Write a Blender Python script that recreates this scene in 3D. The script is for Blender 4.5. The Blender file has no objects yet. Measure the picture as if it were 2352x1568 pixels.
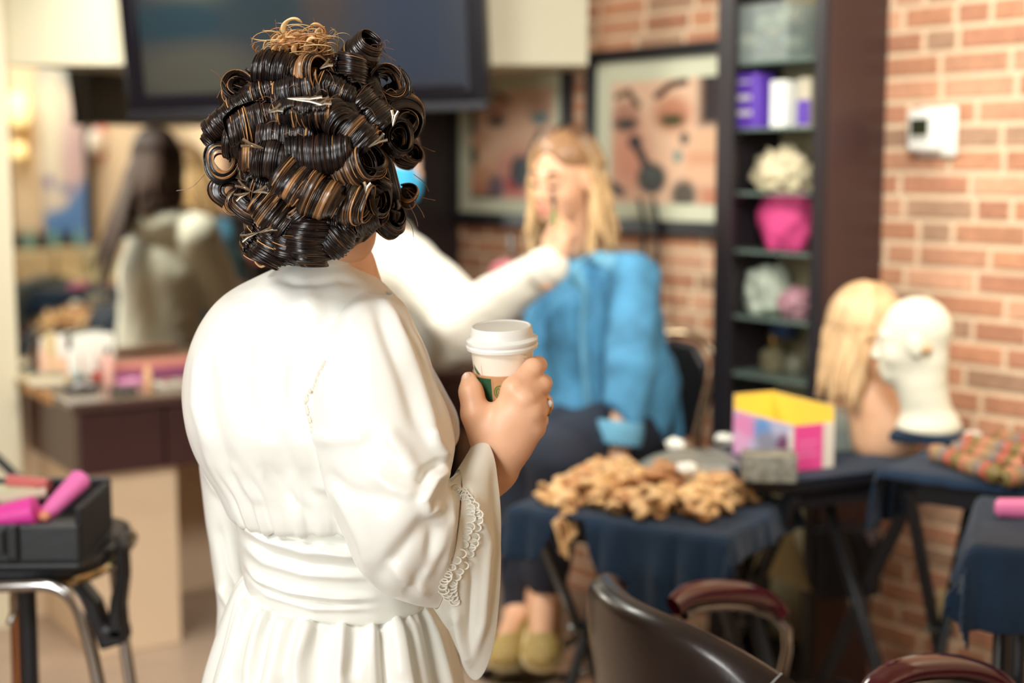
import bpy, bmesh, math, random
import numpy as np
from mathutils import Vector, Matrix
random.seed(7); rng = np.random.default_rng(7)
S = bpy.context.scene
COL = S.collection

# ------------------------------------------------------------------ camera
PITCH = math.radians(7.0); CAMZ = 1.38; F = 2352*50/36.0
cam_data = bpy.data.cameras.new('camera'); cam = bpy.data.objects.new('camera', cam_data); COL.objects.link(cam)
cam.location = (0, 0, CAMZ); cam.rotation_euler = (math.pi/2-PITCH, 0, 0)
cam_data.lens = 50; cam_data.sensor_width = 36; cam_data.clip_start = .05
cam_data.dof.use_dof = True; cam_data.dof.focus_distance = 1.72; cam_data.dof.aperture_fstop = 2.0
S.camera = cam
# ------------------------------------------------------------------ colour management
S.view_settings.view_transform = 'Standard'; S.view_settings.look = 'None'
S.view_settings.gamma = 1; S.view_settings.use_curve_mapping = False
S.view_settings.exposure = 0.50
S.cycles.use_denoising = True
S.cycles.max_bounces = 8; S.cycles.diffuse_bounces = 4; S.cycles.glossy_bounces = 4; S.cycles.transparent_max_bounces = 12
S.cycles.caustics_reflective = False; S.cycles.caustics_refractive = False
S.cycles.sample_clamp_indirect = 6
# ------------------------------------------------------------------ world
W = bpy.data.worlds.new('room_air'); S.world = W; W.use_nodes = True
W.node_tree.nodes['Background'].inputs[0].default_value = (.95, .93, .88, 1); W.node_tree.nodes['Background'].inputs[1].default_value = .4
# ------------------------------------------------------------------ lights (ceiling fittings of the salon, and unseen lamps added as fill)
def area(name, loc, target, size, power, col=(1, .93, .82), sy=None, spread=180):
    L = bpy.data.lights.new(name, 'AREA'); L.energy = power; L.color = col; L.size = size
    L.spread = math.radians(spread)
    if sy: L.shape = 'RECTANGLE'; L.size_y = sy
    o = bpy.data.objects.new(name, L); COL.objects.link(o); o.location = loc
    o.rotation_euler = (Vector(target)-Vector(loc)).to_track_quat('-Z', 'Y').to_euler(); return o
area('ceiling_lamp_key', (-1.05, .55, 2.45), (-.2, 1.9, 1.15), .6, 6.5, (1, .99, .96), spread=100)
area('ceiling_lamp_middle', (.35, 1.75, 2.5), (.15, 4.5, 1.2), .8, 18, (1, .985, .92), spread=100)
area('ceiling_lamp_wall', (1.25, 2.2, 2.5), (1.55, 2.9, 1.75), .5, 7.5, (1, .97, .88), spread=100)
area('added_lamp_mirror', (-1.05, 3.55, 2.3), (-.45, 3.95, 1.2), .5, 18, (1, .98, .90), spread=140)  # unseen lamp added to brighten the artist's back in the mirror
area('added_lamp_back', (2.1, .9, 2.56), (2.9, .55, 1.0), 1.0, 23, (1, .98, .94), spread=140)  # unseen lamp added to light the far wall that the mirror shows
area('added_window_fill', (-1.85, -.75, 1.45), (-1.0, 3.0, .9), 1.9, 25, (.97, 1, .985), sy=1.5, spread=100)  # soft fill added behind the camera, lamp standing inside the unseen window

# ------------------------------------------------------------------ projection between the photograph and metres
cp, sp = math.cos(PITCH), math.sin(PITCH)
def P(px, py, Y):
    x = (px-1176)/F; y = (784-py)/F
    d = Vector((x, cp+y*sp, -sp+y*cp)); k = Y/d.y
    return Vector((d.x*k, Y, CAMZ+d.z*k))
def Zat(py, Y): return P(1176, py, Y).z
def onZ(px, py, z):
    x = (px-1176)/F; y = (784-py)/F
    d = Vector((x, cp+y*sp, -sp+y*cp)); k = (z-CAMZ)/d.z
    return Vector((d.x*k, d.y*k, z))
def proj(v):
    v = np.asarray(v, float); x = v[..., 0]; y = v[..., 1]; z = v[..., 2]-CAMZ
    dep = y*cp-z*sp; up = y*sp+z*cp
    return 1176+F*x/dep, 784-F*up/dep

# ------------------------------------------------------------------ colour / materials
def lin(c):
    if isinstance(c, str): c = [int(c[i:i+2], 16)/255 for i in (0, 2, 4)]
    else: c = [v/255 for v in c[:3]]
    return tuple((v/12.92 if v <= .04045 else ((v+.055)/1.055)**2.4) for v in c[:3])
MATS = {}
def mat(name, col, rough=.5, metal=0, noise=0, scale=20, bump=0, bscale=None, sheen=0, coat=0, spec=None, trans=0, alpha=1, emit=0, sss=0, attr=None, stretch=(1, 1, 1), ior=None, aniso=0):
    if name in MATS: return MATS[name]
    m = bpy.data.materials.new(name); m.use_nodes = True; MATS[name] = m
    N = m.node_tree.nodes; Lk = m.node_tree.links; b = N['Principled BSDF']
    c = (*lin(col), 1); b.inputs['Base Color'].default_value = c
    b.inputs['Roughness'].default_value = rough; b.inputs['Metallic'].default_value = metal
    if sheen: b.inputs['Sheen Weight'].default_value = sheen; b.inputs['Sheen Roughness'].default_value = .4
    if coat: b.inputs['Coat Weight'].default_value = coat; b.inputs['Coat Roughness'].default_value = .1
    if spec is not None: b.inputs['Specular IOR Level'].default_value = spec
    if trans: b.inputs['Transmission Weight'].default_value = trans
    if ior: b.inputs['IOR'].default_value = ior
    if alpha < 1: b.inputs['Alpha'].default_value = alpha
    if sss: b.inputs['Subsurface Weight'].default_value = sss; b.inputs['Subsurface Radius'].default_value = (.012, .005, .003); b.inputs['Subsurface Scale'].default_value = 1
    if aniso: b.inputs['Anisotropic'].default_value = aniso
    src = None
    if attr:
        a = N.new('ShaderNodeAttribute'); a.attribute_name = attr; src = a.outputs['Color']; Lk.new(src, b.inputs['Base Color'])
        if emit: Lk.new(src, b.inputs['Emission Color'])
    if noise or bump:
        tc = N.new('ShaderNodeTexCoord'); mp = N.new('ShaderNodeMapping'); mp.inputs['Scale'].default_value = stretch
        Lk.new(tc.outputs['Object'], mp.inputs[0])
    if noise:
        n = N.new('ShaderNodeTexNoise'); n.inputs['Scale'].default_value = scale; n.inputs['Detail'].default_value = 5; Lk.new(mp.outputs[0], n.inputs[0])
        mr = N.new('ShaderNodeMapRange'); mr.inputs[1].default_value = .3; mr.inputs[2].default_value = .7; mr.inputs[3].default_value = 1-noise; mr.inputs[4].default_value = 1+noise*.6; Lk.new(n.outputs[0], mr.inputs[0])
        mx = N.new('ShaderNodeVectorMath'); mx.operation = 'SCALE'
        if src: Lk.new(src, mx.inputs[0])
        else: mx.inputs[0].default_value = c[:3]
        Lk.new(mr.outputs[0], mx.inputs['Scale']); Lk.new(mx.outputs[0], b.inputs['Base Color'])
    if bump:
        n2 = N.new('ShaderNodeTexNoise'); n2.inputs['Scale'].default_value = bscale or scale; n2.inputs['Detail'].default_value = 4; Lk.new(mp.outputs[0], n2.inputs[0])
        bp = N.new('ShaderNodeBump'); bp.inputs['Strength'].default_value = bump; bp.inputs['Distance'].default_value = .01; Lk.new(n2.outputs[0], bp.inputs['Height']); Lk.new(bp.outputs[0], b.inputs['Normal'])
    if emit:
        b.inputs['Emission Strength'].default_value = emit
        if not attr: b.inputs['Emission Color'].default_value = c
    return m
def glass(name, col, tint=.25, rough=.02):
    if name in MATS: return MATS[name]
    m = bpy.data.materials.new(name); m.use_nodes = True; MATS[name] = m
    N = m.node_tree.nodes; Lk = m.node_tree.links; N.remove(N['Principled BSDF'])
    t = N.new('ShaderNodeBsdfTransparent'); t.inputs[0].default_value = (*[1-.25*(1-v) for v in lin(col)], 1)
    g = N.new('ShaderNodeBsdfPrincipled'); g.inputs['Base Color'].default_value = (*lin(col), 1); g.inputs['Roughness'].default_value = rough
    mx = N.new('ShaderNodeMixShader'); mx.inputs[0].default_value = tint
    Lk.new(t.outputs[0], mx.inputs[1]); Lk.new(g.outputs[0], mx.inputs[2]); Lk.new(mx.outputs[0], N['Material Output'].inputs[0]); return m

# ------------------------------------------------------------------ scene tree
def tag(o, label=None, cat=None, group=None, kind=None):
    if label: o['label'] = label
    if cat: o['category'] = cat
    if group: o['group'] = group
    if kind: o['kind'] = kind
    return o
def thing(name, label, cat, loc=(0, 0, 0), rz=0, group=None):
    o = bpy.data.objects.new(name, None); COL.objects.link(o); o.location = loc; o.rotation_euler = (0, 0, rz); o.empty_display_size = .05
    return tag(o, label, cat, group)
def link(name, me, m, parent=None, world=False):
    o = bpy.data.objects.new(name, me); COL.objects.link(o)
    if m is not None:
        for k in (m if isinstance(m, (list, tuple)) else [m]): me.materials.append(k)
    if parent is not None:
        o.parent = parent
        if world:  # mesh given in world metres: undo the parent's own placing
            M = Matrix.Identity(4); q = parent
            while q is not None:
                M = Matrix.LocRotScale(q.location, q.rotation_euler, q.scale) @ M; q = q.parent
            me.transform(M.inverted())
    return o
def copy_tree(o, parent=None):
    c = o.copy(); COL.objects.link(c)
    if parent is not None: c.parent = parent
    for ch in list(o.children): copy_tree(ch, c)
    return c
def mk(verts, faces, smooth=True):
    verts = np.asarray(verts, np.float32); me = bpy.data.meshes.new('m')
    faces = [np.asarray(f, np.int32) for f in (faces if isinstance(faces, list) else [faces]) if len(f)]
    me.vertices.add(len(verts)); me.vertices.foreach_set('co', verts.ravel())
    tot = np.concatenate([np.full(len(f), f.shape[1], np.int32) for f in faces]); vi = np.concatenate([f.ravel() for f in faces])
    me.loops.add(len(vi)); me.loops.foreach_set('vertex_index', vi); me.polygons.add(len(tot))
    st = np.concatenate([[0], np.cumsum(tot)[:-1]]).astype(np.int32); me.polygons.foreach_set('loop_start', st)
    me.update(calc_edges=True); me.polygons.foreach_set('use_smooth', np.full(len(tot), smooth)); me.validate(); return me
def colour(me, cols, name='Col'):
    a = me.color_attributes.new(name, 'FLOAT_COLOR', 'POINT')
    c = np.ones((len(me.vertices), 4), np.float32); c[:, :3] = cols; a.data.foreach_set('color', c.ravel())
def lina(c): return np.array(lin(c))

class MB:
    """collects simple shapes into one mesh (one part)"""
    def __init__(s): s.b = bmesh.new(); s.M = None
    def _x(s, vs):
        if s.M is not None: bmesh.ops.transform(s.b, matrix=s.M, verts=vs)
    def box(s, c, d, rot=None, bev=0):
        r = bmesh.ops.create_cube(s.b, size=1); vs = r['verts']
        bmesh.ops.scale(s.b, vec=d, verts=vs)
        if bev:
            es = list({e for v in vs for e in v.link_edges}); q = bmesh.ops.bevel(s.b, geom=es+vs, offset=bev, segments=2, affect='EDGES', profile=.6); vs = list({v for f in q['faces'] for v in f.verts} | {v for v in vs if v.is_valid})
        M = Matrix.Translation(c)
        if rot is not None: M = M @ (rot.to_4x4() if isinstance(rot, Matrix) else Matrix.Rotation(rot, 4, 'Z'))
        bmesh.ops.transform(s.b, matrix=M, verts=vs); s._x(vs); return s
    def tube(s, pts, r, seg=10, cap=True, closed=False, flat=1):
        pts = [Vector(p) for p in pts]; n = len(pts); rs = r if isinstance(r, (list, tuple)) else [r]*n
        rings = []; up = None
        for i, p in enumerate(pts):
            t = (pts[(i+1) % n]-pts[i-1]) if closed else (pts[min(i+1, n-1)]-pts[max(i-1, 0)])
            t.normalize()
            if up is None: up = t.orthogonal().normalized()
            else: up = (up-t*up.dot(t)).normalized()
            s2 = t.cross(up)
            rings.append([s.b.verts.new(p+(up*math.cos(2*math.pi*k/seg)+s2*math.sin(2*math.pi*k/seg)*flat)*rs[i]) for k in range(seg)])
        for i in range(n if closed else n-1):
            A, B = rings[i], rings[(i+1) % n]
            for k in range(seg): s.b.faces.new((A[k], A[(k+1) % seg], B[(k+1) % seg], B[k]))
        if cap and not closed: s.b.faces.new(rings[0][::-1]); s.b.faces.new(rings[-1])
        s._x([v for g in rings for v in g]); return s
    def lathe(s, prof, seg=28, c=(0, 0, 0), rot=None, cap=True, sx=1, sy=1):
        M = Matrix.Translation(c)
        if rot is not None: M = M @ rot.to_4x4()
        rings = [[s.b.verts.new(M @ Vector((r*sx*math.cos(2*math.pi*k/seg), r*sy*math.sin(2*math.pi*k/seg), z))) for k in range(seg)] for r, z in prof]
        for A, B in zip(rings, rings[1:]):
            for k in range(seg): s.b.faces.new((A[k], A[(k+1) % seg], B[(k+1) % seg], B[k]))
        if cap: s.b.faces.new(rings[0][::-1]); s.b.faces.new(rings[-1])
        s._x([v for g in rings for v in g]); return s
    def prism(s, poly, d):
        """poly: list of 3-D points, extruded by vector d"""
        d = Vector(d); A = [s.b.verts.new(Vector(p)) for p in poly]; B = [s.b.verts.new(Vector(p)+d) for p in poly]; n = len(A)
        s.b.faces.new(A[::-1]); s.b.faces.new(B)
        for k in range(n): s.b.faces.new((A[k], A[(k+1) % n], B[(k+1) % n], B[k]))
        s._x(A+B); return s
    def ball(s, c, r, seg=20, rot=None):
        q = bmesh.ops.create_uvsphere(s.b, u_segments=seg, v_segments=max(8, seg*2//3), radius=1); vs = q['verts']
        r = (r, r, r) if not hasattr(r, '__len__') else r
        M = Matrix.Translation(c) @ (rot.to_4x4() if rot is not None else Matrix.Identity(4)) @ Matrix.Diagonal((*r, 1))
        bmesh.ops.transform(s.b, matrix=M, verts=vs); s._x(vs); return s
    def build(s, name, m, parent=None, smooth=True, world=False, bev=0):
        bmesh.ops.recalc_face_normals(s.b, faces=s.b.faces[:])
        me = bpy.data.meshes.new(name); s.b.to_mesh(me); s.b.free()
        me.polygons.foreach_set('use_smooth', [smooth]*len(me.polygons))
        if smooth: me.set_sharp_from_angle(angle=math.radians(40))
        o = link(name, me, m, parent, world)
        if bev:
            q = o.modifiers.new('bevel', 'BEVEL'); q.width = bev; q.segments = 2; q.limit_method = 'ANGLE'
        return o

def cr(a, n):
    """Catmull-Rom resample of control rows a to n rows"""
    a = np.asarray(a, float); K = len(a); t = np.linspace(0, K-1, n); i = np.clip(t.astype(int), 0, K-2); f = (t-i).reshape(-1, *([1]*(a.ndim-1)))
    p0, p1, p2, p3 = a[np.clip(i-1, 0, K-1)], a[i], a[i+1], a[np.clip(i+2, 0, K-1)]
    return .5*((2*p1)+(-p0+p2)*f+(2*p0-5*p1+4*p2-p3)*f**2+(-p0+3*p1-3*p2+p3)*f**3)
def gridf(nu, nv, cu=False, cv=False):
    I, J = np.meshgrid(np.arange(nu if cu else nu-1), np.arange(nv if cv else nv-1), indexing='ij')
    I2 = (I+1) % nu; J2 = (J+1) % nv
    return np.stack([I*nv+J, I*nv+J2, I2*nv+J2, I2*nv+J], -1).reshape(-1, 4)
def gnormals(V, cv=True):
    du = np.gradient(V, axis=0)
    dv = (np.roll(V, -1, 1)-np.roll(V, 1, 1)) if cv else np.gradient(V, axis=1)
    n = np.cross(dv, du); return n/(np.linalg.norm(n, axis=-1, keepdims=True)+1e-9)
def seg_d(px, py, pts):
    """distance in pixels to a polyline and the run along it 0..1"""
    best = np.full(px.shape, 1e9); run = np.zeros(px.shape); L = 0
    tot = sum(math.dist(a, b) for a, b in zip(pts, pts[1:]))
    for (ax, ay), (bx, by) in zip(pts, pts[1:]):
        l = math.dist((ax, ay), (bx, by)); h = np.clip(((px-ax)*(bx-ax)+(py-ay)*(by-ay))/(l*l+1e-9), 0, 1)
        d = np.hypot(px-ax-h*(bx-ax), py-ay-h*(by-ay)); q = d < best; best[q] = d[q]; run[q] = (L+h[q]*l)/tot; L += l
    return best, run
def fold(V, N, folds):
    px, py = proj(V); D = np.zeros(px.shape); face = np.clip(-N[..., 1]*2+.3, 0, 1)
    for pts, amp, w in folds:
        d, run = seg_d(px, py, pts); D += amp*np.exp(-(d/w)**2)*np.clip(np.minimum(run, 1-run)*5+.15, 0, 1)
    return V+N*(D*face)[..., None]
def vnoise(p, seed=0, scale=1.0):
    """smooth value noise in 3-D, numpy"""
    p = np.asarray(p, float)*scale+seed*17.3; i = np.floor(p).astype(int); f = p-i; f = f*f*(3-2*f)
    def h(a): 
        n = (a[..., 0]*73856093 ^ a[..., 1]*19349663 ^ a[..., 2]*83492791) & 0xffffff
        n = (n*1103515245+12345) & 0x7fffffff; n = ((n >> 8) ^ n)*2654435761 & 0xffffff; return n/0xffffff*2-1
    r = 0
    for dx in (0, 1):
        for dy in (0, 1):
            for dz in (0, 1):
                w = (f[..., 0] if dx else 1-f[..., 0])*(f[..., 1] if dy else 1-f[..., 1])*(f[..., 2] if dz else 1-f[..., 2])
                r = r+w*h(i+np.array([dx, dy, dz]))
    return r

# ------------------------------------------------------------------ smooth bodies: signed distances meshed as one skin
def cap_(a, b, ra, rb): return ('c', np.array(a, float), np.array(b, float), ra, rb)
def ell_(c, r, R=None): return ('e', np.array(c, float), np.array(r, float), None if R is None else np.array(R, float))
def chain(pts, rs): return [cap_(a, b, r1, r2) for a, b, r1, r2 in zip(pts, pts[1:], rs, rs[1:])]
def sd(q, p):
    if q[0] == 'c':
        a, b = q[1], q[2]; ba = b-a; pa = p-a; h = np.clip((pa@ba)/(ba@ba+1e-12), 0, 1)
        return np.linalg.norm(pa-h[..., None]*ba, axis=-1)-(q[3]+(q[4]-q[3])*h)
    x = p-q[1]
    if q[3] is not None: x = x@q[3]
    k0 = np.linalg.norm(x/q[2], axis=-1); k1 = np.linalg.norm(x/q[2]**2, axis=-1)+1e-9
    return k0*(k0-1)/k1
def skin(prims, h, k=.02, cuts=(), noise=None, pad=.02):
    """prims: list of primitives, or (primitive, k); cuts carved away; -> verts, quads"""
    lo = np.full(3, 1e9); hi = -lo
    for q in prims:
        q = q[0] if isinstance(q[0], tuple) else q
        if q[0] == 'c': r = max(q[3], q[4]); pts = [q[1]-r, q[2]-r, q[1]+r, q[2]+r]
        else: r = q[2].max(); pts = [q[1]-r, q[1]+r]
        for x in pts: lo = np.minimum(lo, x); hi = np.maximum(hi, x)
    lo -= pad; hi += pad; n = np.ceil((hi-lo)/h).astype(int)+1
    ax = [lo[i]+h*np.arange(n[i]) for i in range(3)]
    p = np.stack(np.meshgrid(*ax, indexing='ij'), -1).astype(np.float32); D = None
    for q in prims:
        kk = k
        if isinstance(q[0], tuple): q, kk = q
        d = sd(q, p)
        if D is None: D = d
        else:
            t = np.clip(.5+.5*(d-D)/kk, 0, 1); D = d*(1-t)+D*t-kk*t*(1-t)
    for q, kk in cuts:
        d = -sd(q, p); t = np.clip(.5-.5*(d-D)/kk, 0, 1); D = d*(1-t)+D*t+kk*t*(1-t)
    if noise is not None: D = D+noise(p)
    return nets(D, lo, h)
def nets(D, lo, h):
    s = D < 0; n = D.shape; c = np.zeros([x-1 for x in n], int)
    sl = lambda a, o: a[o[0]:n[0]-1+o[0], o[1]:n[1]-1+o[1], o[2]:n[2]-1+o[2]]
    offs = [(i, j, k) for i in (0, 1) for j in (0, 1) for k in (0, 1)]
    for o in offs: c += sl(s, o)
    mixed = (c > 0) & (c < 8); ids = -np.ones(mixed.shape, int); idx = np.argwhere(mixed); ids[mixed] = np.arange(len(idx))
    acc = np.zeros((len(idx), 3)); cnt = np.zeros(len(idx))
    for a in offs:
        for x in range(3):
            if a[x]: continue
            b = list(a); b[x] = 1
            da = D[idx[:, 0]+a[0], idx[:, 1]+a[1], idx[:, 2]+a[2]]; db = D[idx[:, 0]+b[0], idx[:, 1]+b[1], idx[:, 2]+b[2]]
            q = (da < 0) != (db < 0); t = np.zeros(len(idx)); t[q] = da[q]/(da[q]-db[q])
            pt = np.tile(np.array(a, float), (len(idx), 1)); pt[:, x] = t; acc[q] += pt[q]; cnt[q] += 1
    V = lo+(idx+acc/cnt[:, None])*h; Q = []
    for x in range(3):
        y, z = (x+1) % 3, (x+2) % 3
        A = np.take(s, range(n[x]-1), x); B = np.take(s, range(1, n[x]), x); e = np.argwhere(A != B)
        e = e[(e[:, y] > 0) & (e[:, z] > 0) & (e[:, y] < n[y]-1) & (e[:, z] < n[z]-1)]
        f = A[e[:, 0], e[:, 1], e[:, 2]]; g = lambda dy, dz: (lambda m: ids[m[:, 0], m[:, 1], m[:, 2]])(e-np.eye(3, dtype=int)[y]*dy-np.eye(3, dtype=int)[z]*dz)
        q = np.stack([g(1, 1), g(0, 1), g(0, 0), g(1, 0)], -1); q[~f] = q[~f][:, ::-1]; Q.append(q)
    return V, np.concatenate(Q)
def skin_obj(name, prims, h, m, parent, k=.02, cuts=(), noise=None, post=None, world=True):
    V, Q = skin(prims, h, k, cuts, noise)
    if post is not None: V = post(V)
    me = mk(V, Q); return link(name, me, m, parent, world)
def Rcols(x, y, z): return np.stack([np.array(v, float)/np.linalg.norm(v) for v in (x, y, z)], 1)
def paint(nx, ny, bg, shapes):
    """flat picture as colours on a grid: ellipses ('e',cx,cy,rx,ry,col,soft,rot) and polygons-as-strokes ('s',pts,w,col)"""
    u, v = np.meshgrid(np.linspace(0, 1, nx), np.linspace(0, 1, ny), indexing='ij'); C = np.zeros((nx, ny, 3)); C[:] = lina(bg)
    for q in shapes:
        if q[0] == 'e':
            _, cx, cy, rx, ry, col = q[:6]; soft = q[6] if len(q) > 6 else .15; a = math.radians(q[7]) if len(q) > 7 else 0
            x = (u-cx)*math.cos(a)+(v-cy)*math.sin(a); y = -(u-cx)*math.sin(a)+(v-cy)*math.cos(a)
            d = np.sqrt((x/rx)**2+(y/ry)**2); w = np.clip((1-d)/soft+.5, 0, 1)
        elif q[0] == 'r':
            _, x0, y0, x1, y1, col = q[:6]; e = q[6] if len(q) > 6 else .01
            w = np.clip(np.minimum(np.minimum(u-x0, x1-u), np.minimum(v-y0, y1-v))/e+.5, 0, 1)
        else:
            _, pts, wd, col = q[:4]; d, _r = seg_d(u, v, pts); w = np.clip((wd-d)/(wd*.3)+.5, 0, 1)
        C = C*(1-w[..., None])+lina(col)*w[..., None]
    return C
def picture(name, o, ux, vy, C, m, parent, world=True):
    """a flat picture: origin top-left o, ux to the right, vy down"""
    nx, ny = C.shape[:2]; u, v = np.meshgrid(np.linspace(0, 1, nx), np.linspace(0, 1, ny), indexing='ij')
    V = np.array(o)+u[..., None]*np.array(ux)+v[..., None]*np.array(vy)
    me = mk(V.reshape(-1, 3), gridf(nx, ny), False); colour(me, C.reshape(-1, 3)); return link(name, me, m, parent, world)
# ------------------------------------------------------------------ the room
UA = np.array((-.616, .788, 0)); NA = np.array((-.788, -.616, 0)); PA = np.array((.95, 3.6, 0))     # brick wall
NB = np.array((.55, -.835, 0)); VB = np.array((.835, .55, 0)); QB = np.array((-1.484, 4.253, 0))   # mirror wall
UP = np.array((0, 0, 1.0))
def A(t, z, off=0): return Vector(PA+UA*t+NA*off+UP*z)
def B(a, z, off=0): return Vector(QB+VB*a+NB*off+UP*z)
def ray(px, py):
    x = (px-1176)/F; y = (784-py)/F; return np.array((x, cp+y*sp, -sp+y*cp))
CP = np.array((0, 0, CAMZ))
def hit(d, p, n, o=CP): return o+d*(((p-o)@n)/(d@n))
def hitA(px, py, off=0):
    q = hit(ray(px, py), PA+NA*off, NA); return (q-PA)@UA, q[2]
def hitB(px, py, off=0):
    q = hit(ray(px, py), QB+NB*off, NB); return (q-QB)@VB, q[2]
_m = np.array([[VB[0], -UA[0]], [VB[1], -UA[1]]]); aK, tK = np.linalg.solve(_m, (PA-QB)[:2])
K = A(tK, 0)
LB = 5.0; LA = 5.45                    # wall lengths out of the corner
TB = -.9                               # the brick ends here and plaster goes on
CEIL = 2.6
plaster = mat('peach_plaster', (232, 206, 174), .8, noise=.05, scale=3)
white_paint = mat('white_paint', (208, 200, 172), .6, noise=.02, scale=2)
def wallquad(name, p, q, z0, z1, m, th=.1, n=(0, 0, 0)):
    n = Vector(n)*th
    b = MB(); b.prism([Vector((p[0], p[1], z0)), Vector((q[0], q[1], z0)), Vector((q[0], q[1], z1)), Vector((p[0], p[1], z1))], n)
    return tag(b.build(name, m, smooth=False), kind='structure')
e1 = A(tK-LA, 0); e2 = B(aK-LB, 0); e3 = Vector(e2)-Vector(UA)*LA; e3 = Vector((e3.x, e3.y, 0))
PF = np.array(e1)
wallquad('wall_left', e2, K, 0, CEIL, plaster, n=-NB)
wallquad('wall_right_plaster', e1, A(TB, 0), 0, CEIL, plaster, n=-NA)
wallquad('wall_front', e3, e1, 0, CEIL, plaster, n=NB)
wallquad('wall_back', e2, e3, 0, CEIL, plaster, n=-VB)
b = MB(); b.prism([K, e2, e3, e1], (0, 0, -.08)); tag(b.build('floor', mat('floor_tile', (178, 156, 136), .35, noise=.18, scale=4), smooth=False), kind='structure')
b = MB(); b.prism([K+Vector((0, 0, CEIL)), e2+Vector((0, 0, CEIL)), e3+Vector((0, 0, CEIL)), e1+Vector((0, 0, CEIL))], (0, 0, .08)); tag(b.build('ceiling', mat('ceiling_white', (236, 230, 215), .8), smooth=False), kind='structure')
# unseen window added behind the camera to account for the soft fill lamp
wc = np.array((-1.85, -.75, 0)); wc = wc+VB*((np.array(e2)-wc)@VB); wf = mat('added_window_frame', (210, 205, 195), .4)
wn1 = tag(MB().box((0, 0, 0), (.02, 2.1, 1.7)).build('added_window_1', glass('added_window_glass', (235, 242, 240), .3), smooth=False), kind='structure'); wn1.location = (*(wc+VB*.012)[:2], 1.45); wn1.rotation_euler.z = math.atan2(VB[1], VB[0])
for yy, zz, sy_, sz_ in ((0, .85, 2.1, .06), (0, -.85, 2.1, .06), (1.05, 0, .06, 1.76), (-1.05, 0, .06, 1.76), (0, 0, .04, 1.7)): MB().box((.012, yy, zz), (.05, sy_, sz_)).build('added_window_frame', wf, wn1, smooth=False)
# brick wall: every brick laid with its own length, relief and tint
H = .0577; JT = .0105; vs = []; fs = []; cs = []
def quad4(p): 
    k = len(vs); vs.extend(p); fs.append((k, k+1, k+2, k+3))
mort = lina((226, 202, 168))
quad4([A(TB, 0, -.001), A(tK, 0, -.001), A(tK, CEIL, -.001), A(TB, CEIL, -.001)]); cs += [mort]*4
bcol = [lina(c) for c in ((212, 156, 122), (202, 144, 110), (220, 168, 134), (192, 136, 106), (184, 146, 118), (210, 152, 116))]
zb = hitA(2045, 20)[1] % H
row = 0; z = zb-H
while z < CEIL:
    t = TB-random.random()*.2; z0, z1 = max(z+JT/2, 0), min(z+H-JT/2, CEIL)
    while t < tK and z1 > z0:
        l = random.choice((.203, .203, .203, .19, .215, .097, .15)); t0, t1 = max(t+JT/2, TB), min(t+l-JT/2, tK); t += l
        if t1-t0 < .012: continue
        o = .005+random.uniform(-.0015, .0015); c = .0035; col = random.choice(bcol)*random.uniform(.86, 1.1)
        f = [A(t0+c, z0+c, o), A(t1-c, z0+c, o), A(t1-c, z1-c, o), A(t0+c, z1-c, o)]; g = [A(t0, z0, 0), A(t1, z0, 0), A(t1, z1, 0), A(t0, z1, 0)]
        quad4(f); cs += [col*random.uniform(.9, 1.08) for _ in range(4)]
        for i in range(4): quad4([g[i], g[(i+1) % 4], f[(i+1) % 4], f[i]]); cs += [mort, mort, col*.9, col*.9]
    z += H; row += 1
me = mk([tuple(v) for v in vs], np.array(fs), False); colour(me, np.array(cs))
tag(link('wall_right', me, mat('brick', (255, 255, 255), .85, noise=.16, scale=45, bump=.25, bscale=160, attr='Col')), kind='structure')
b = MB(); b.prism([A(TB, 0, 0), A(tK, 0, 0), A(tK, CEIL, 0), A(TB, CEIL, 0)], Vector(-NA*.1)); 
tag(b.build('wall_right_core', plaster, smooth=False), kind='structure')

# bulkhead across the corner
Yb = 4.25; zb0 = Zat(149, Yb); xr = P(1350, 100, Yb).x
tr = (PA[0]-xr)/.616; a0 = (Yb-QB[1])/.55-.03
b = MB(); pl = [Vector((B(a0, 0).x, Yb, zb0)), Vector((xr, Yb, zb0)), A(hitA(1350, 149)[0]+.004, zb0), Vector((K.x, K.y, zb0))]
b.prism(pl, (0, 0, CEIL-zb0)); tag(b.build('trim_1', white_paint, smooth=False), kind='structure')
tag(bpy.data.objects['trim_1'], 'white boxed bulkhead across the corner behind the television')
# dark pillar in the corner, cream pilaster left of the mirror
dark = mat('espresso_wood', (62, 43, 42), .38, noise=.12, scale=6, stretch=(1, 1, .15))
a_p, _ = hitB(925, 450, .1)
t_p, _ = hitA(1056, 400)
b = MB(); b.prism([B(a_p, 0), B(a_p, 0, .10), A(t_p, 0, .03), A(t_p, 0), K], (0, 0, zb0)); tag(b.build('trim_2', mat('pillar_black', (40, 32, 34), .4), smooth=False), kind='structure')
b = MB(); b.prism([B(-.16, 0), B(-.16, 0, .05), B(-.02, 0, .05), B(-.02, 0)], (0, 0, zb0+.3)); tag(b.build('trim_3', mat('cream_trim', (228, 220, 192), .5), smooth=False), kind='structure')

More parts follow.
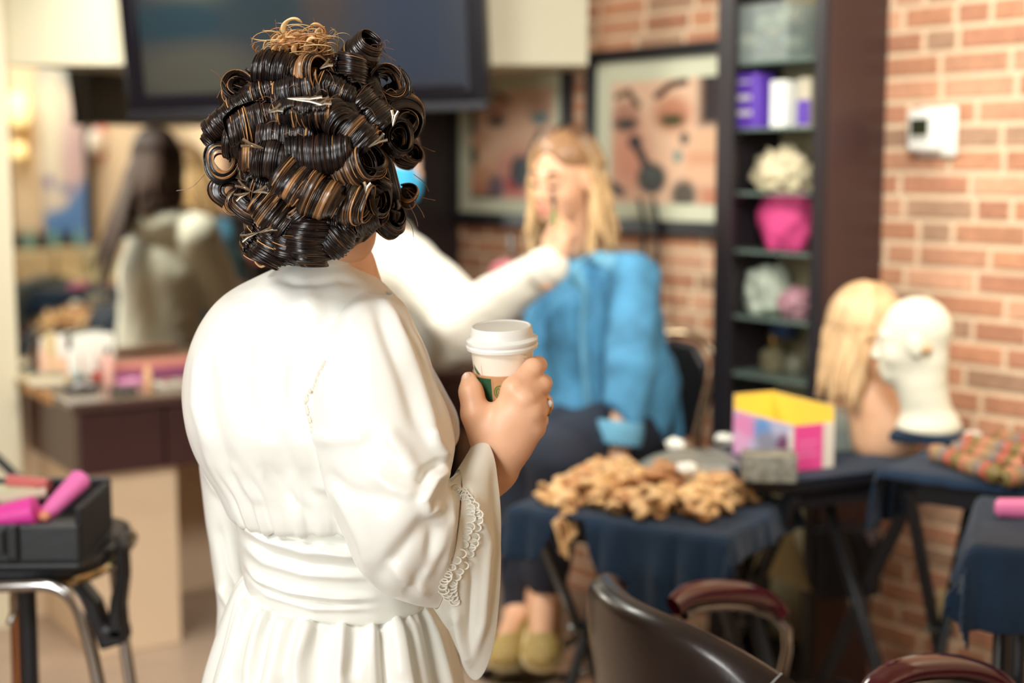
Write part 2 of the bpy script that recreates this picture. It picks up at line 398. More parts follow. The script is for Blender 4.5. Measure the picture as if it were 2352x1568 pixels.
# ---- television
t = thing('television', 'large black flat television mounted in front of the white bulkhead', 'television', P(710, 100, 4.0))
bl, br = P(299, 276, 4.17), P(1122, 252, 3.95)
ux = (br-bl); wT = ux.length; ux.normalize(); fw = Vector((ux.y, -ux.x, 0)).normalized(); 
upT = (Vector((0, 0, 1))+fw*.10).normalized(); upT = (upT-ux*upT.dot(ux)).normalized(); fw = ux.cross(upT)*1
hT = wT*.60
R = Matrix((ux, upT, fw)).transposed()
c0 = bl+ux*wT/2+upT*hT/2
piano = mat('gloss_black', (12, 13, 20), .12, spec=.5); piano2 = mat('soft_black', (20, 20, 26), .4)
def tb(name, x0, x1, y0, y1, z0, z1, m, bev=.004):
    b = MB(); b.box((0, 0, 0), (x1-x0, y1-y0, z1-z0)); 
    for v in b.b.verts: v.co = c0+R@(v.co+Vector(((x0+x1)/2, (y0+y1)/2, (z0+z1)/2)))
    return b.build(name, m, t, world=True, bev=bev)
w2, h2 = wT/2, hT/2
tb('housing', -w2, w2, -h2, h2, -.06, -.012, piano2)
for nm, q in (('bezel', (-w2, -w2+.05, -h2, h2)), ('bezel', (w2-.05, w2, -h2, h2)), ('bezel', (-w2+.05, w2-.05, h2-.045, h2)), ('bezel', (-w2+.05, w2-.05, -h2+.025, -h2+.07))):
    tb(nm, *q, -.012, .006, piano)
tb('speaker_lip', -w2+.001, w2-.001, -h2, -h2+.025, -.012, .012, piano2)
C = .55*paint(90, 60, (52, 52, 55), [('e', .18, .2, .16, .3, (84, 88, 72), .8), ('e', .12, .62, .2, .12, (32, 50, 58), .8), ('e', .4, .4, .14, .4, (34, 46, 52), .9), ('e', .16, .9, .2, .16, (66, 66, 60), .8), ('e', .58, .2, .08, .4, (62, 52, 48), .9), ('r', .7, .3, 1, 1, (44, 54, 70), .2), ('e', .68, .45, .03, .06, (40, 110, 140), .6), ('r', .0, .0, 1, .25, (42, 46, 52), .2)])
picture('screen', c0+R@Vector((-w2+.05, h2-.045, -.010)), R@Vector((wT-.1, 0, 0)), R@Vector((0, -(hT-.115), 0)), C, mat('screen', (40, 40, 45), .15, attr='Col', emit=.12), t)
b = MB(); b.box(tuple(c0+Vector((0, .16, .02))), (.25, .2, .2)); b.build('wall_bracket', piano2, t, world=True)

# ---- framed beauty posters
frame_m = mat('frame_black', (28, 28, 34), .35); mat_board = mat('mat_board', (222, 224, 196), .7); pic_m = mat('poster_print', (255, 255, 255), .45, attr='Col')
tl0, _ = hitA(1050, 400); tl1, _ = hitA(1322, 300); tr0, zt = hitA(1363, 122); _, zbm = hitA(1363, 527)
wP = tl0-tl1
SK = (238, 200, 170)
artR = paint(130, 110, SK, [('e', .5, .55, .25, .5, (242, 200, 168), .8), ('e', .15, .62, .16, .3, (224, 160, 134), .9), ('e', .12, .3, .12, .14, (190, 140, 118), .6), ('e', .5, .28, .15, .14, (200, 138, 108), .7), ('e', .12, .35, .1, .05, (60, 56, 52), .7), ('e', .5, .33, .1, .055, (78, 72, 42), .7), ('s', [(.04, .12), (.14, .08), (.22, .2)], .025, (96, 72, 56)), ('s', [(.38, .13), (.48, .05), (.6, .03)], .03, (70, 38, 34)),
    ('r', .71, -.1, 1.1, .38, (44, 30, 32), .08), ('r', .66, .42, 1.1, .56, (236, 190, 152), .06), ('r', .62, .58, 1.1, .70, (226, 168, 132), .06), ('r', .6, .71, 1.1, .84, (238, 192, 156), .06), ('r', .72, .86, 1.1, 1.1, (206, 142, 112), .06), ('e', .6, .93, .1, .12, (96, 88, 78), .5), ('e', .55, .62, .035, .05, (120, 150, 140), .5), ('e', .6, .48, .035, .05, (70, 66, 62), .5),
    ('s', [(.2, .5), (.27, .64), (.34, .78)], .035, (34, 28, 30)), ('e', .2, .5, .06, .06, (36, 30, 32), .5), ('e', .34, .8, .12, .13, (46, 46, 44), .35), ('e', .33, .76, .06, .05, (84, 88, 84), .9), ('s', [(0, .86), (.08, .92)], .04, (40, 32, 34))])
artL = paint(130, 110, SK, [('e', .55, .45, .3, .4, (236, 194, 164), .9), ('r', -.1, -.1, .07, .42, (48, 34, 36), .06), ('e', .33, .2, .13, .12, (214, 160, 134), .7), ('e', .85, .2, .14, .12, (204, 160, 136), .7), ('e', .33, .28, .1, .05, (62, 70, 70), .7), ('e', .85, .27, .1, .06, (110, 140, 140), .7), ('s', [(.2, .1), (.33, .03), (.48, .1)], .025, (120, 92, 76)), ('e', .6, .82, .34, .28, (222, 158, 142), .7),
    ('e', .55, .86, .12, .08, (190, 92, 92), .6), ('r', -.1, .4, .22, .55, (226, 178, 142), .06), ('r', -.1, .56, .3, .7, (238, 196, 160), .06), ('r', -.1, .71, .27, .83, (222, 164, 128), .06), ('r', -.1, .84, .24, .95, (206, 140, 110), .06), ('e', .04, .6, .05, .1, (44, 40, 40), .5), ('e', .32, .9, .1, .12, (120, 104, 116), .5), ('e', .62, .75, .12, .15, (34, 44, 54), .4), ('s', [(.7, .68), (.85, .4)], .03, (60, 52, 56)), ('r', -.1, .96, .3, 1.1, (60, 40, 40), .05)])
artR = artR[[min(129, int(i/1.17)) for i in range(130)]]
for (t_l, art, lab) in ((tr0, artR, 'black framed close up face poster right of the seated woman, beside the dark cabinet'), (tl0, artL, 'black framed close up face poster under the white bulkhead, left of the seated woman')):
    th = thing('framed_poster', lab, 'poster', A(t_l-wP/2, zbm, .0), group='framed face posters on the brick wall')
    fwd = .034
    def bar(t0, t1, z0, z1):
        b = MB(); b.prism([A(t0, z0, .006), A(t1, z0, .006), A(t1, z1, .006), A(t0, z1, .006)], Vector(NA*.03)); b.build('frame_bar', frame_m, th, smooth=False, world=True)
    bar(t_l-fwd, t_l, zbm, zt); bar(t_l-wP, t_l-wP+fwd, zbm, zt); bar(t_l-wP+fwd, t_l-fwd, zt-fwd, zt); bar(t_l-wP+fwd, t_l-fwd, zbm, zbm+fwd*1.15)
    b = MB(); b.prism([A(t_l-fwd, zbm+fwd, .008), A(t_l-wP+fwd, zbm+fwd, .008), A(t_l-wP+fwd, zt-fwd, .008), A(t_l-fwd, zt-fwd, .008)], Vector(NA*.006)); b.build('mat_board', mat_board, th, smooth=False, world=True)
    m1 = .058; zt2 = zt-fwd-.062; zb2 = zbm+fwd+.055
    picture('print', A(t_l-fwd-m1-.012, zt2, .0155), Vector(-UA*(wP-2*fwd-2*m1-.012)), Vector((0, 0, zb2-zt2)), art, pic_m, th)

# ---- thermostat
tt, tz = hitA(2150, 300)
th = thing('thermostat', 'white thermostat with a small dark screen on the brick wall', 'thermostat', A(tt, tz-.06))
whp = mat('white_plastic', (240, 240, 232), .35)
RA = Matrix((Vector(-UA), Vector(UP), Vector(NA))).transposed()
def abox(name, t, z, o, w, h, d, m, bev):
    b = MB(); b.box(tuple(A(t, z, o)), (w, h, d), RA); return b.build(name, m, th, world=True, bev=bev)
abox('back_plate', tt-.016, tz-.003, .0145, .108, .122, .016, whp, .012)
abox('body', tt+.004, tz, .038, .092, .106, .030, whp, .012)
abox('screen', tt+.010, tz+.008, .0545, .050, .040, .002, mat('lcd_dark', (44, 48, 30), .15), .001)
abox('button_strip', tt+.010, tz-.020, .0545, .050, .012, .002, mat('grey_strip', (190, 190, 178), .4), .001)

# ---- dark shelving tower on the brick wall
W1 = .0125; CD = .225; CW = .36; CH = 2.45
th = thing('shelf_tower', 'tall dark brown shelving tower with glass shelves against the brick wall', 'cabinet', A(W1+CW/2, 0, CD/2))
def cb(name, t0, t1, o0, o1, z0, z1, m, bev=.003):
    b = MB(); b.prism([A(t0, z0, o0), A(t1, z0, o0), A(t1, z0, o1), A(t0, z0, o1)], (0, 0, z1-z0)); return b.build(name, m, th, smooth=False, world=True, bev=bev)
dk2 = mat('espresso_edge', (36, 30, 34), .45)
cb('side_panel', W1, W1+.022, .006, CD, 0, CH, dark); cb('side_panel', W1+CW-.022, W1+CW, .006, CD, 0, CH, dk2)
cb('stile', W1+.002, W1+.034, CD, CD+.018, 0, CH, dk2); cb('stile', W1+CW-.062, W1+CW-.002, CD, CD+.018, 0, CH, dk2)
cb('back_panel', W1+.023, W1+CW-.023, .006, .016, 0, CH, mat('cabinet_back', (176, 164, 128), .6))
cb('plinth', W1+.023, W1+CW-.023, .02, CD-.01, 0, .08, dk2)
SHZ = []
gl = glass('shelf_glass', (150, 170, 160), .45)
for py in (137, 292, 442, 578, 733, 868, 1010):
    z = Zat(py, 3.62); SHZ.append(z); cb('shelf', W1+.023, W1+CW-.023, .02, CD-.012, z-.008, z, gl, .001)
    for tt2 in (W1+CW-.032,):
        b = MB(); b.box(tuple(A(tt2, z-.016, CD-.04)), (.018, .014, .02), RA); b.build('shelf_clip', mat('clip_metal', (150, 150, 150), .3, metal=1), th, world=True)
def shelf_at(px, py): 
    q = hit(ray(px, py), PA+NA*.115, NA); return Vector(q)
def stamp(o, L, c, g=None): return tag(o, L, c, g)
# clear bin with supplies on the top shelf
z = SHZ[0]; c = shelf_at(1785, 70); c.z = z
bn = thing('storage_bin', 'clear plastic storage bin full of supplies on the top shelf', 'bin', c)
RZ = math.atan2(UA[1], UA[0])
def sbox(name, par, c, d, m, bev=.002, rz=RZ):
    b = MB(); b.box(tuple(c), d, rz); return b.build(name, m, par, world=True, bev=bev)
clear = glass('clear_plastic', (200, 212, 206), .28, .15)
hb = .145
for q in ((0, .086), (0, -.086)):
    sbox('wall_panel', bn, c+Vector(NA)*q[1]+Vector((0, 0, hb/2)), (.22, .004, hb), clear)
for q in (-.11, .11): sbox('end_panel', bn, c+Vector(UA)*q+Vector((0, 0, hb/2)), (.004, .172, hb), clear)
sbox('base', bn, c+Vector((0, 0, .004)), (.22, .172, .006), clear)
V = []
for i in range(16):
    o = MB(); rr = random.uniform(.016, .032); o.ball(tuple(c+Vector(UA)*random.uniform(-.09, .09)+Vector(NA)*random.uniform(-.05, .05)+Vector((0, 0, random.uniform(.04, .12)))), (rr, rr*.8, rr*random.uniform(.5, 1)), 12)
    tag(o.build('supply_packet', mat('packet_%d' % (i % 4), ((196, 190, 160), (150, 170, 176), (214, 196, 156), (176, 186, 160))[i % 4], .5)), 'small pale packet inside the clear bin on the top shelf', 'packet', 'packets in the clear bin')
def boxthing(name, label, cat, px0, px1, py0, pyb_z, depth, m, parts=(), group=None, off=0):
    c = shelf_at((px0+px1)/2, py0); c.z = pyb_z; w = (px1-px0)/737*.93; h = Zat(py0, c.y)-pyb_z
    b = MB(); b.box((0, 0, h/2), (w, depth, h)); o = b.build(name, m, bev=.003); o.location = c+Vector(NA)*off; o.rotation_euler.z = RZ
    return tag(o, label, cat, group), w, h
pur = mat('purple_card', (98, 62, 176), .45)
o, w, h = boxthing('hair_product_box', 'purple product box with pale print, left on the second shelf', 'box', 1727, 1796, 172, SHZ[1], .07, pur, off=.05)
for zz, ww, hh in ((.56, .55, .10), (.28, .62, .10), (.85, .5, .04)):
    b = MB(); b.box((0, .0355, h*zz), (w*ww, .001, h*hh)); b.build('print_panel', mat('print_pale', (206, 198, 206), .5), o)
o, w, h = boxthing('white_bottle_box', 'tall white carton beside the purple box on the second shelf', 'carton', 1799, 1843, 186, SHZ[1], .05, whp, off=.03)
o, w, h = boxthing('product_box', 'purple and cream box half hidden at the right end of the second shelf', 'box', 1846, 1880, 178, SHZ[1], .05, mat('cream_card', (206, 196, 170), .5), off=.0)
b = MB(); b.box((0, .026, h*.3), (w*.95, .002, h*.5)); b.build('label_panel', pur, o)
# frilly cream trimming
def crumple(name, c, r, m, label, cat, seed=0, amp=.25, freq=3.0, n=60, sq=1):
    u, v = np.meshgrid(np.linspace(0, 2*np.pi, n, endpoint=False), np.linspace(-np.pi/2, np.pi/2, n//2), indexing='ij')
    d = np.stack([np.cos(v)*np.cos(u), np.cos(v)*np.sin(u), np.sin(v)], -1); k = 1+amp*vnoise(d, seed, freq)+amp*.5*vnoise(d, seed+3, freq*2.3)
    V = d*k[..., None]*np.array(r); V[..., 2] = np.where(V[..., 2] < -r[2]*.75, -r[2]*.75, V[..., 2]); V[..., 2] += r[2]*.75
    o = link(name, mk(V.reshape(-1, 3), gridf(n, n//2, True)), m); o.location = c; o.rotation_euler.z = RZ; return tag(o, label, cat)
c = shelf_at(1800, 400); c.z = SHZ[2]+.001
crumple('lace_trim_bundle', c, (.085, .06, .062), mat('cream_lace', (226, 212, 176), .5, noise=.25, scale=60), 'frilly cream trimming bundle above the pink pouch on the third shelf', 'trimming', 1, .3, 6)
c = shelf_at(1806, 510); c.z = SHZ[3]+.001
crumple('fabric_pouch', c, (.088, .055, .095), mat('pink_fabric', (220, 72, 134), .75, noise=.1, scale=15), 'bright pink fabric pouch on the fourth shelf of the dark tower', 'pouch', 2, .12, 2.2, sq=2)
c = shelf_at(1765, 670); c.z = SHZ[4]+.001
crumple('plastic_bag', c, (.062, .05, .075), mat('pale_mint_plastic', (196, 206, 188), .25, noise=.15, scale=30), 'crumpled pale mint bag on the fifth shelf', 'bag', 4, .25, 3)
c = shelf_at(1832, 690); c.z = SHZ[4]+.001
crumple('pink_bag', c, (.05, .045, .042), mat('dusty_pink_plastic', (186, 138, 148), .3, noise=.25, scale=30), 'dusty pink crumpled bag at the right of the fifth shelf', 'bag', 5, .25, 4)
c = shelf_at(1775, 840); c.z = SHZ[5]+.001
g = thing('perfume_bottle', 'small glass perfume bottle with brass top on the sixth shelf', 'bottle', c)
MB().lathe([(.03, 0), (.036, .01), (.036, .05), (.014, .062), (.012, .066)], 20, tuple(c)).build('bottle', glass('smoky_glass', (150, 140, 110), .5), g, world=True)
MB().lathe([(.013, .066), (.016, .07), (.016, .1), (.01, .108)], 16, tuple(c)).build('cap', mat('brass', (190, 150, 90), .3, metal=1), g, world=True)
b = MB(); b.ball(tuple(shelf_at(1825, 842)+Vector((0, 0, .0))), (.03, .03, .035), 16); tag(b.build('glass_jar', glass('grey_jar', (130, 130, 110), .6)), 'dull glass jar to the right of the perfume bottle', 'jar')
b = MB(); c = shelf_at(1800, 760); b.box((c.x, c.y, SHZ[4]-.034), (.06, .05, .05), RZ); tag(b.build('hanging_pouch', mat('navy_pouch', (36, 52, 84), .6), bev=.01), 'navy pouch hanging just under the fifth glass shelf', 'pouch')

# ------------------------------------------------------------------ mirror and wash of things it shows
z0m = Zat(928, 3.8)+.006; am, _ = hitB(30, 600); 
th = thing('wall_mirror', 'large frameless wall mirror above the makeup counter', 'mirror', B(.6, z0m))
b = MB(); b.prism([B(am, z0m, .004), B(a_p-.01, z0m, .004), B(a_p-.01, zb0-.004, .004), B(am, zb0-.004, .004)], Vector(NB*.006)); b.build('mirror_glass', mat('mirror_silver', (244, 246, 236), .02, metal=1), th, smooth=False, world=True)
PM = QB+NB*.01
def mir(px, py, p, n):
    """what the camera sees in the mirror at a pixel: the point of plane (p, n) out in the room"""
    d = ray(px, py); q = hit(d, PM, NB); r = d-2*(d@NB)*NB; return hit(r, p, n, q)
# opposite wall: sconce, canvas, ornament, dark mirror frames, drawers
def front_pt(px, py, off=0): return Vector(mir(px, py, PF-NB*off, NB))
RB = Matrix((Vector(VB), Vector(UP), Vector(-NB))).transposed()
def fbox(name, x0, x1, y0, y1, d, m, par=None, off0=.0, bev=.003, z0=None, z1=None):
    p = front_pt((x0+x1)/2, (y0+y1)/2, off0+d/2); a_ = front_pt(x0, (y0+y1)/2, off0+d); b_ = front_pt(x1, (y0+y1)/2, off0+d); w = (Vector((a_.x-b_.x, a_.y-b_.y))).length
    zt_ = z1 if z1 is not None else front_pt((x0+x1)/2, y0, off0+d).z; zb_ = z0 if z0 is not None else front_pt((x0+x1)/2, y1, off0+d).z
    p.z = (zt_+zb_)/2; b = MB(); b.box(tuple(p), (w, zt_-zb_, d), RB); return b.build(name, m, par, world=par is not None, bev=bev)
p1, p2 = front_pt(90, 150), front_pt(206, 560)
cv = thing('canvas_painting', 'tall pale canvas with a blue lower half, seen in the mirror', 'painting', (p1.x, p1.y, 0))
fbox('stretcher', 92, 192, 60, 562, .02, mat('canvas_edge', (196, 186, 170), .7), cv, .01)
C = paint(60, 140, (224, 212, 204), [('e', .5, .2, .7, .08, (150, 158, 166), .8), ('e', .3, .45, .3, .3, (232, 226, 206), .9), ('e', .75, .6, .3, .2, (214, 186, 190), .9), ('e', .15, .71, .1, .03, (110, 100, 170), .8), ('e', .55, .74, .15, .025, (120, 130, 180), .8), ('s', [(-.1, .98), (.5, .95), (.9, .84), (1.1, .78)], .12, (92, 140, 206)), ('r', -.1, .92, 1.1, 1.1, (84, 134, 206), .08)])
pa, pb = front_pt(94, 60, .031), front_pt(190, 560, .031)
hx = front_pt(94, 300, .031); hx2 = front_pt(190, 300, .031)
picture('canvas', Vector((hx.x, hx.y, pa.z)), Vector((hx2.x-hx.x, hx2.y-hx.y, 0)), Vector((0, 0, pb.z-pa.z)), C, pic_m, cv)
for i, (x0, x1) in enumerate(((4, 20), (196, 213))):
    fr = fbox('mirror_frame_post', x0, x1, 150, 560, .04, frame_m, None); tag(fr, ('dark upright frame at the far left of the mirror view', 'dark upright frame right of the tall canvas in the mirror view')[i], 'frame')
sc_ = front_pt(50, 290)
th = thing('wall_sconce', 'gold wall sconce with a glowing shade, seen in the mirror', 'lamp', tuple(sc_))
gold = mat('sconce_gold', (214, 170, 90), .3, metal=1)
fbox('back_plate', 46, 66, 220, 380, .02, gold, th)
for py, r, h in ((250, .07, .2), (345, .05, .09)):
    c = front_pt(42, py, .12); MB().lathe([(r*.7, -h/2), (r, -h/4), (r, h/4), (r*.75, h/2)], 20, tuple(c)).build('shade', mat('lamp_glass', (255, 226, 160), .4, emit=.9), th, world=True)
    q = front_pt(52, py, .01); MB().tube([q, c], .012, 8).build('arm', gold, th, world=True)
c = front_pt(238, 325, .1); th = thing('heart_ornament', 'red and white hanging ornament, seen in the mirror', 'ornament', tuple(c))
MB().ball(tuple(c), (.1, .05, .13), 18).build('red_bauble', mat('ornament_red', (214, 50, 66), .3), th, world=True)
MB().ball(tuple(front_pt(222, 325, .16)), (.07, .05, .09), 18).build('white_bauble', mat('ornament_white', (240, 232, 222), .3), th, world=True)
MB().tube([c, c+Vector((0, 0, .35))], .006, 6).build('cord', frame_m, th, world=True)
beige = mat('beige_laminate', (222, 200, 160), .5)
th = thing('beige_counter', 'beige salon counter along the far wall, seen in the mirror', 'counter', tuple(front_pt(90, 700)))
fbox('drawer_front', 22, 104, 578, 646, .4, beige, th); fbox('drawer_front', 112, 172, 572, 640, .4, beige, th)
fbox('cabinet_body', 20, 262, 660, 900, .34, mat('dark_cabinet', (48, 38, 40), .5), th, z0=.0)
fbox('tray_shelf', 100, 264, 640, 672, .5, mat('cream_tray', (222, 214, 180), .4), th)
fbox('tall_drawer', 192, 262, 575, 680, .42, mat('cream_tray', (222, 214, 180), .4), th)
for i in range(9):
    px = 30+i*19; c = front_pt(px, 565, .2); b = MB(); b.lathe([(.024, 0), (.027, .03), (.024, .1), (.01, .12), (.01, .15)], 12, (c.x, c.y, front_pt(px, 574, .2).z))
    tag(b.build('styling_bottle', mat('bott_%d' % (i % 3), ((40, 38, 40), (70, 74, 76), (120, 170, 160))[i % 3], .3)), 'small dark styling bottle on the beige drawers in the mirror view', 'bottle', 'bottles on the beige counter')
# salon chair back reflected beside the bottles
c = front_pt(120, 760, 1.6)
th = thing('reflected_chair', 'grey round-backed chair reflected low at the left of the mirror', 'chair', (c.x, c.y, 0))
u = np.linspace(0, math.pi, 24)
b = MB(); b.prism([c+Vector(VB)*(.32*math.cos(q))+Vector((0, 0, .30*math.sin(q)+.02)) for q in u]+[c+Vector(VB)*-.3+Vector((0, 0, -.3)), c+Vector(VB)*.3+Vector((0, 0, -.3))], Vector(NB*.09)); b.build('backrest', mat('grey_vinyl', (84, 96, 100), .35), th, world=True, bev=.03)
b = MB(); b.box((c.x, c.y, c.z-.36), (.5, .5, .1), math.atan2(VB[1], VB[0])); b.build('seat', mat('grey_vinyl', 0), th, world=True, bev=.03)
b = MB(); b.lathe([(.26, 0), (.26, .02), (.03, .05), (.03, c.z-.41)], 20, (c.x, c.y, 0)); b.build('pedestal', mat('chrome', (200, 200, 200), .12, metal=1), th, world=True)
# ------------------------------------------------------------------ makeup counter on the mirror wall
chrome = mat('chrome', (205, 203, 198), .12, metal=1); black_pl = mat('black_plastic', (26, 28, 32), .45); black_m = mat('black_metal', (30, 34, 40), .35, spec=.6)
VW = math.atan2(VB[1], VB[0])
Cc = np.array((*P(165, 928, 3.8)[:2], 0)); zc = Zat(928, 3.8); zd = Zat(1104, 3.8); DP = .535; CL = 1.33
def V_(a, d, z): return Vector(Cc+VB*a-NB*d+UP*z)
th = thing('makeup_counter', 'dark brown wall-hung makeup counter with drawers under the mirror', 'counter', V_(.6, .27, zd))
cw = mat('counter_wood', (84, 54, 48), .35, noise=.12, scale=7, stretch=(1, 1, .2)); 
def vb(name, a0, a1, d0, d1, z0, z1, m, bev=.004, par=None):
    b = MB(); b.prism([V_(a0, d0, z0), V_(a1, d0, z0), V_(a1, d1, z0), V_(a0, d1, z0)], (0, 0, z1-z0)); return b.build(name, m, par or th, smooth=False, world=True, bev=bev)
vb('countertop', 0, CL, 0, DP, zc-.022, zc, mat('counter_top', (104, 92, 78), .18, noise=.2, scale=8), .004)
vb('top_edge', -.002, CL, -.006, -.0005, zc-.026, zc-.002, mat('top_edge', (70, 46, 42), .4), .002)
vb('carcass', .02, CL, .04, DP, zd, zc-.024, cw)
b = MB(); b.prism([V_(.05, .06, 0), V_(  .31, .06, 0), V_(  .31, DP-.001, 0), V_(.05, DP-.001, 0)], (0, 0, zd-.001)); b.build('pedestal_panel', plaster, th, smooth=False, world=True, bev=.004)
for a0, a1 in ((.022, .262), (.268, .76), (.766, CL-.01)): vb('drawer_front', a0, a1, .018, .039, zd+.004, zc-.03, mat('drawer_wood', (66, 40, 40), .35, noise=.1, scale=6, stretch=(1, 1, .2)))
def Vt(px, py): 
    """a spot on the counter top under a pixel"""
    q = onZ(px, py, zc); r = Vector(ray(px, py)); r.z = 0; r.normalize(); d = (np.array(q)-QB)@NB
    return q-r*max(0, .055-d)/(-(r.dot(Vector(NB)))) if d < .055 else q
pz = lambda v: Vector((v.x, v.y, zc+.0005))
# ---- things on the counter
def bottle(name, label, px, py, r, h, col, cap=None, caph=.02, capr=.6, rough=.35, group=None, cat='bottle'):
    if name == 'foundation_bottle': h *= 1.25; caph *= 1.15; py += 14; r *= 1.1
    c = pz(Vt(px, py)); o = MB().lathe([(r*.92, 0), (r, .004), (r, h*.88), (r*.85, h*.97), (r*capr*.9, h)], 20).build(name, mat('c_%02x%02x%02x' % col, col, rough)); o.location = c
    tag(o, label, cat, group)
    if cap: MB().lathe([(r*capr, h+.0005), (r*capr, h+caph*.9), (r*capr*.9, h+caph)], 18).build('cap', mat('c_%02x%02x%02x' % cap, cap, .35), o)
    return o
bottle('foundation_bottle', 'slim pink-beige bottle at the left end of the bottle cluster on the counter', 98, 822, .012, .075, (236, 196, 172), (240, 226, 210), .03)
bottle('foundation_bottle', 'beige bottle with tall tan cap, second in the bottle cluster', 118, 832, .018, .06, (226, 190, 150), (222, 200, 150), .055, .9)
bottle('foundation_bottle', 'beige bottle with tall white cap in the middle of the cluster', 142, 836, .019, .055, (232, 190, 158), (244, 240, 230), .055, .85)
bottle('foundation_bottle', 'short white pot bottle between the beige bottles of the cluster', 164, 842, .014, .05, (232, 236, 230), (236, 238, 232), .02, .8)
bottle('foundation_bottle', 'copper brown foundation bottle with white cap, right half of the cluster', 184, 842, .014, .062, (196, 136, 100), (240, 238, 226), .045, .9)
bottle('foundation_bottle', 'white foundation bottle between two brown ones on the counter', 204, 842, .014, .062, (238, 232, 220), (242, 240, 230), .05, .95)
bottle('foundation_bottle', 'dark tan foundation bottle at the right end of the cluster', 222, 840, .014, .062, (184, 124, 92), (238, 236, 224), .05, .95)
bottle('pink_bottle', 'tall pale pink bottle with black cap standing before the cluster', 249, 886, .017, .092, (240, 186, 172), (34, 30, 32), .02, .5)
bottle('sample_bottle', 'small beige bottle standing right of the pink bottle near the counter edge', 340, 898, .0125, .062, (226, 176, 130), (222, 170, 128), .012, .7)
bottle('white_jar', 'small white jar near the mirror behind the palette boxes', 282, 838, .016, .03, (236, 232, 222), (240, 238, 230), .012, .95, cat='jar')
# white makeup bag behind the bottles
c = pz(Vt(214, 826)); b = MB(); R2 = Matrix.Rotation(VW, 3, 'Z')
b.M = Matrix.Translation(c) @ R2.to_4x4(); b.box((0, 0, .067), (.13, .03, .13), bev=.012); tag(b.build('makeup_bag', mat('white_bag', (240, 238, 226), .5, bump=.2, scale=30)), 'white makeup bag standing upright behind the bottle cluster', 'bag')
def flat(name, label, px, py, w, d, h, col, cat, rz=0, rough=.4, z=0, lid=None, parts=None):
    c = pz(Vt(px, py)); o = MB().box((0, 0, h/2), (w, d, h), bev=min(.003, h*.3)).build(name, mat('c_%02x%02x%02x' % col, col, rough)); o.location = (c.x, c.y, c.z+z); o.rotation_euler.z = VW+rz; tag(o, label, cat)
    if lid: MB().box((0, 0, h+.0012), (w*.9, d*.86, .002)).build('lid_panel', mat('c_%02x%02x%02x' % lid, lid, .35), o)
    if parts:
        n = len(parts)
        for i, pc in enumerate(parts): MB().lathe([(min(w/n, d)*.4, h), (min(w/n, d)*.4, h+.0015)], 14, ((i-(n-1)/2)*w/n*.92, 0, 0)).build('colour_pan', mat('c_%02x%02x%02x' % pc, pc, .6), o)
    return o
p0 = pz(Vt(355, 822))
flat('palette_box', 'large purple makeup palette box, lower of the two stacked', 356, 862, .30, .11, .028, (142, 74, 110), 'palette', 0)
flat('palette_box', 'copper pink palette box on top of the purple box', 354, 861, .30, .105, .027, (206, 136, 120), 'palette', 0.02, z=.0285, lid=(128, 90, 66))
o = flat('compact', 'round black compact with pale pans at the counter edge', 188, 894, .001, .001, .0005, (30, 30, 34), 'compact')
MB().lathe([(.048, 0), (.05, .004), (.05, .01), (.046, .013)], 30).build('case', black_pl, o)
for i, q in enumerate(((-.02, -.012), (.018, -.014), (0, .018))): MB().lathe([(.013, .0132), (.013, .0145)], 16, (*q, 0)).build('colour_pan', mat('pan_pale', (222, 214, 214), .5), o)
flat('lip_pot', 'small red lip pot on the counter beside the pink bottle', 222, 868, .026, .022, .018, (206, 50, 44), 'pot')
flat('tube', 'flat teal tube lying before the white pots on the counter', 196, 862, .07, .022, .016, (66, 166, 178), 'tube', .2)
flat('eyeshadow_palette', 'pink palette with colour pans below the purple box', 300, 880, .085, .05, .012, (222, 150, 190), 'palette', .05, parts=((200, 90, 150), (236, 200, 216), (190, 120, 150)))
flat('eyeshadow_palette', 'open pale palette right of the small beige bottle', 388, 886, .10, .06, .012, (206, 200, 184), 'palette', .1, parts=((230, 224, 214), (160, 156, 140), (190, 180, 160)))
flat('eyeshadow_palette', 'rosy palette with a black lid near the bride on the counter', 404, 884, .10, .05, .014, (48, 36, 40), 'palette', 0, parts=((216, 130, 130), (238, 206, 190), (230, 170, 150)))
flat('eyeshadow_palette', 'black palette with silver mirror before the pink bottle', 284, 902, .07, .04, .01, (38, 44, 42), 'palette', .3, lid=(70, 82, 76))
flat('tray', 'low cream tray of small pencils at the left of the counter', 100, 872, .14, .12, .01, (216, 196, 152), 'tray', .1)
flat('tissue_pack', 'flat white tissue pack at the counter corner', 108, 892, .10, .06, .012, (214, 204, 180), 'packet', -.2, z=.0105)
flat('glass_dish', 'low grey glass dish before the left bottles', 112, 850, .08, .05, .014, (148, 156, 146), 'dish', 0, z=.0105)
flat('brush_pouch', 'cream brush pouch beside the mirror at the back of the counter', 70, 846, .09, .07, .016, (196, 180, 148), 'pouch', .1, z=0)
# tan box sticking out under the top at the left end
c = V_(-.001, .34, zc-.013); b = MB(); b.box((0, 0, 0), (.012, .30, .03)); o = b.build('edge_board', mat('raw_oak', (204, 150, 92), .5), th); o.location = th.matrix_world.inverted() @ c if False else c-th.location; o.rotation_euler.z = VW
# power cable bottom left
b = MB(); q = [P(-20, 1040, 3.3), P(8, 1066, 3.3), P(35, 1092, 3.3), P(72, 1118, 3.28), P(110, 1160, 3.25)]; b.tube([Vector(v) for v in cr([list(v) for v in q], 24)], .011, 10); tag(b.build('hose', mat('black_rubber', (30, 38, 42), .5)), 'black rubber hose curving down at the left edge behind the train case', 'hose')

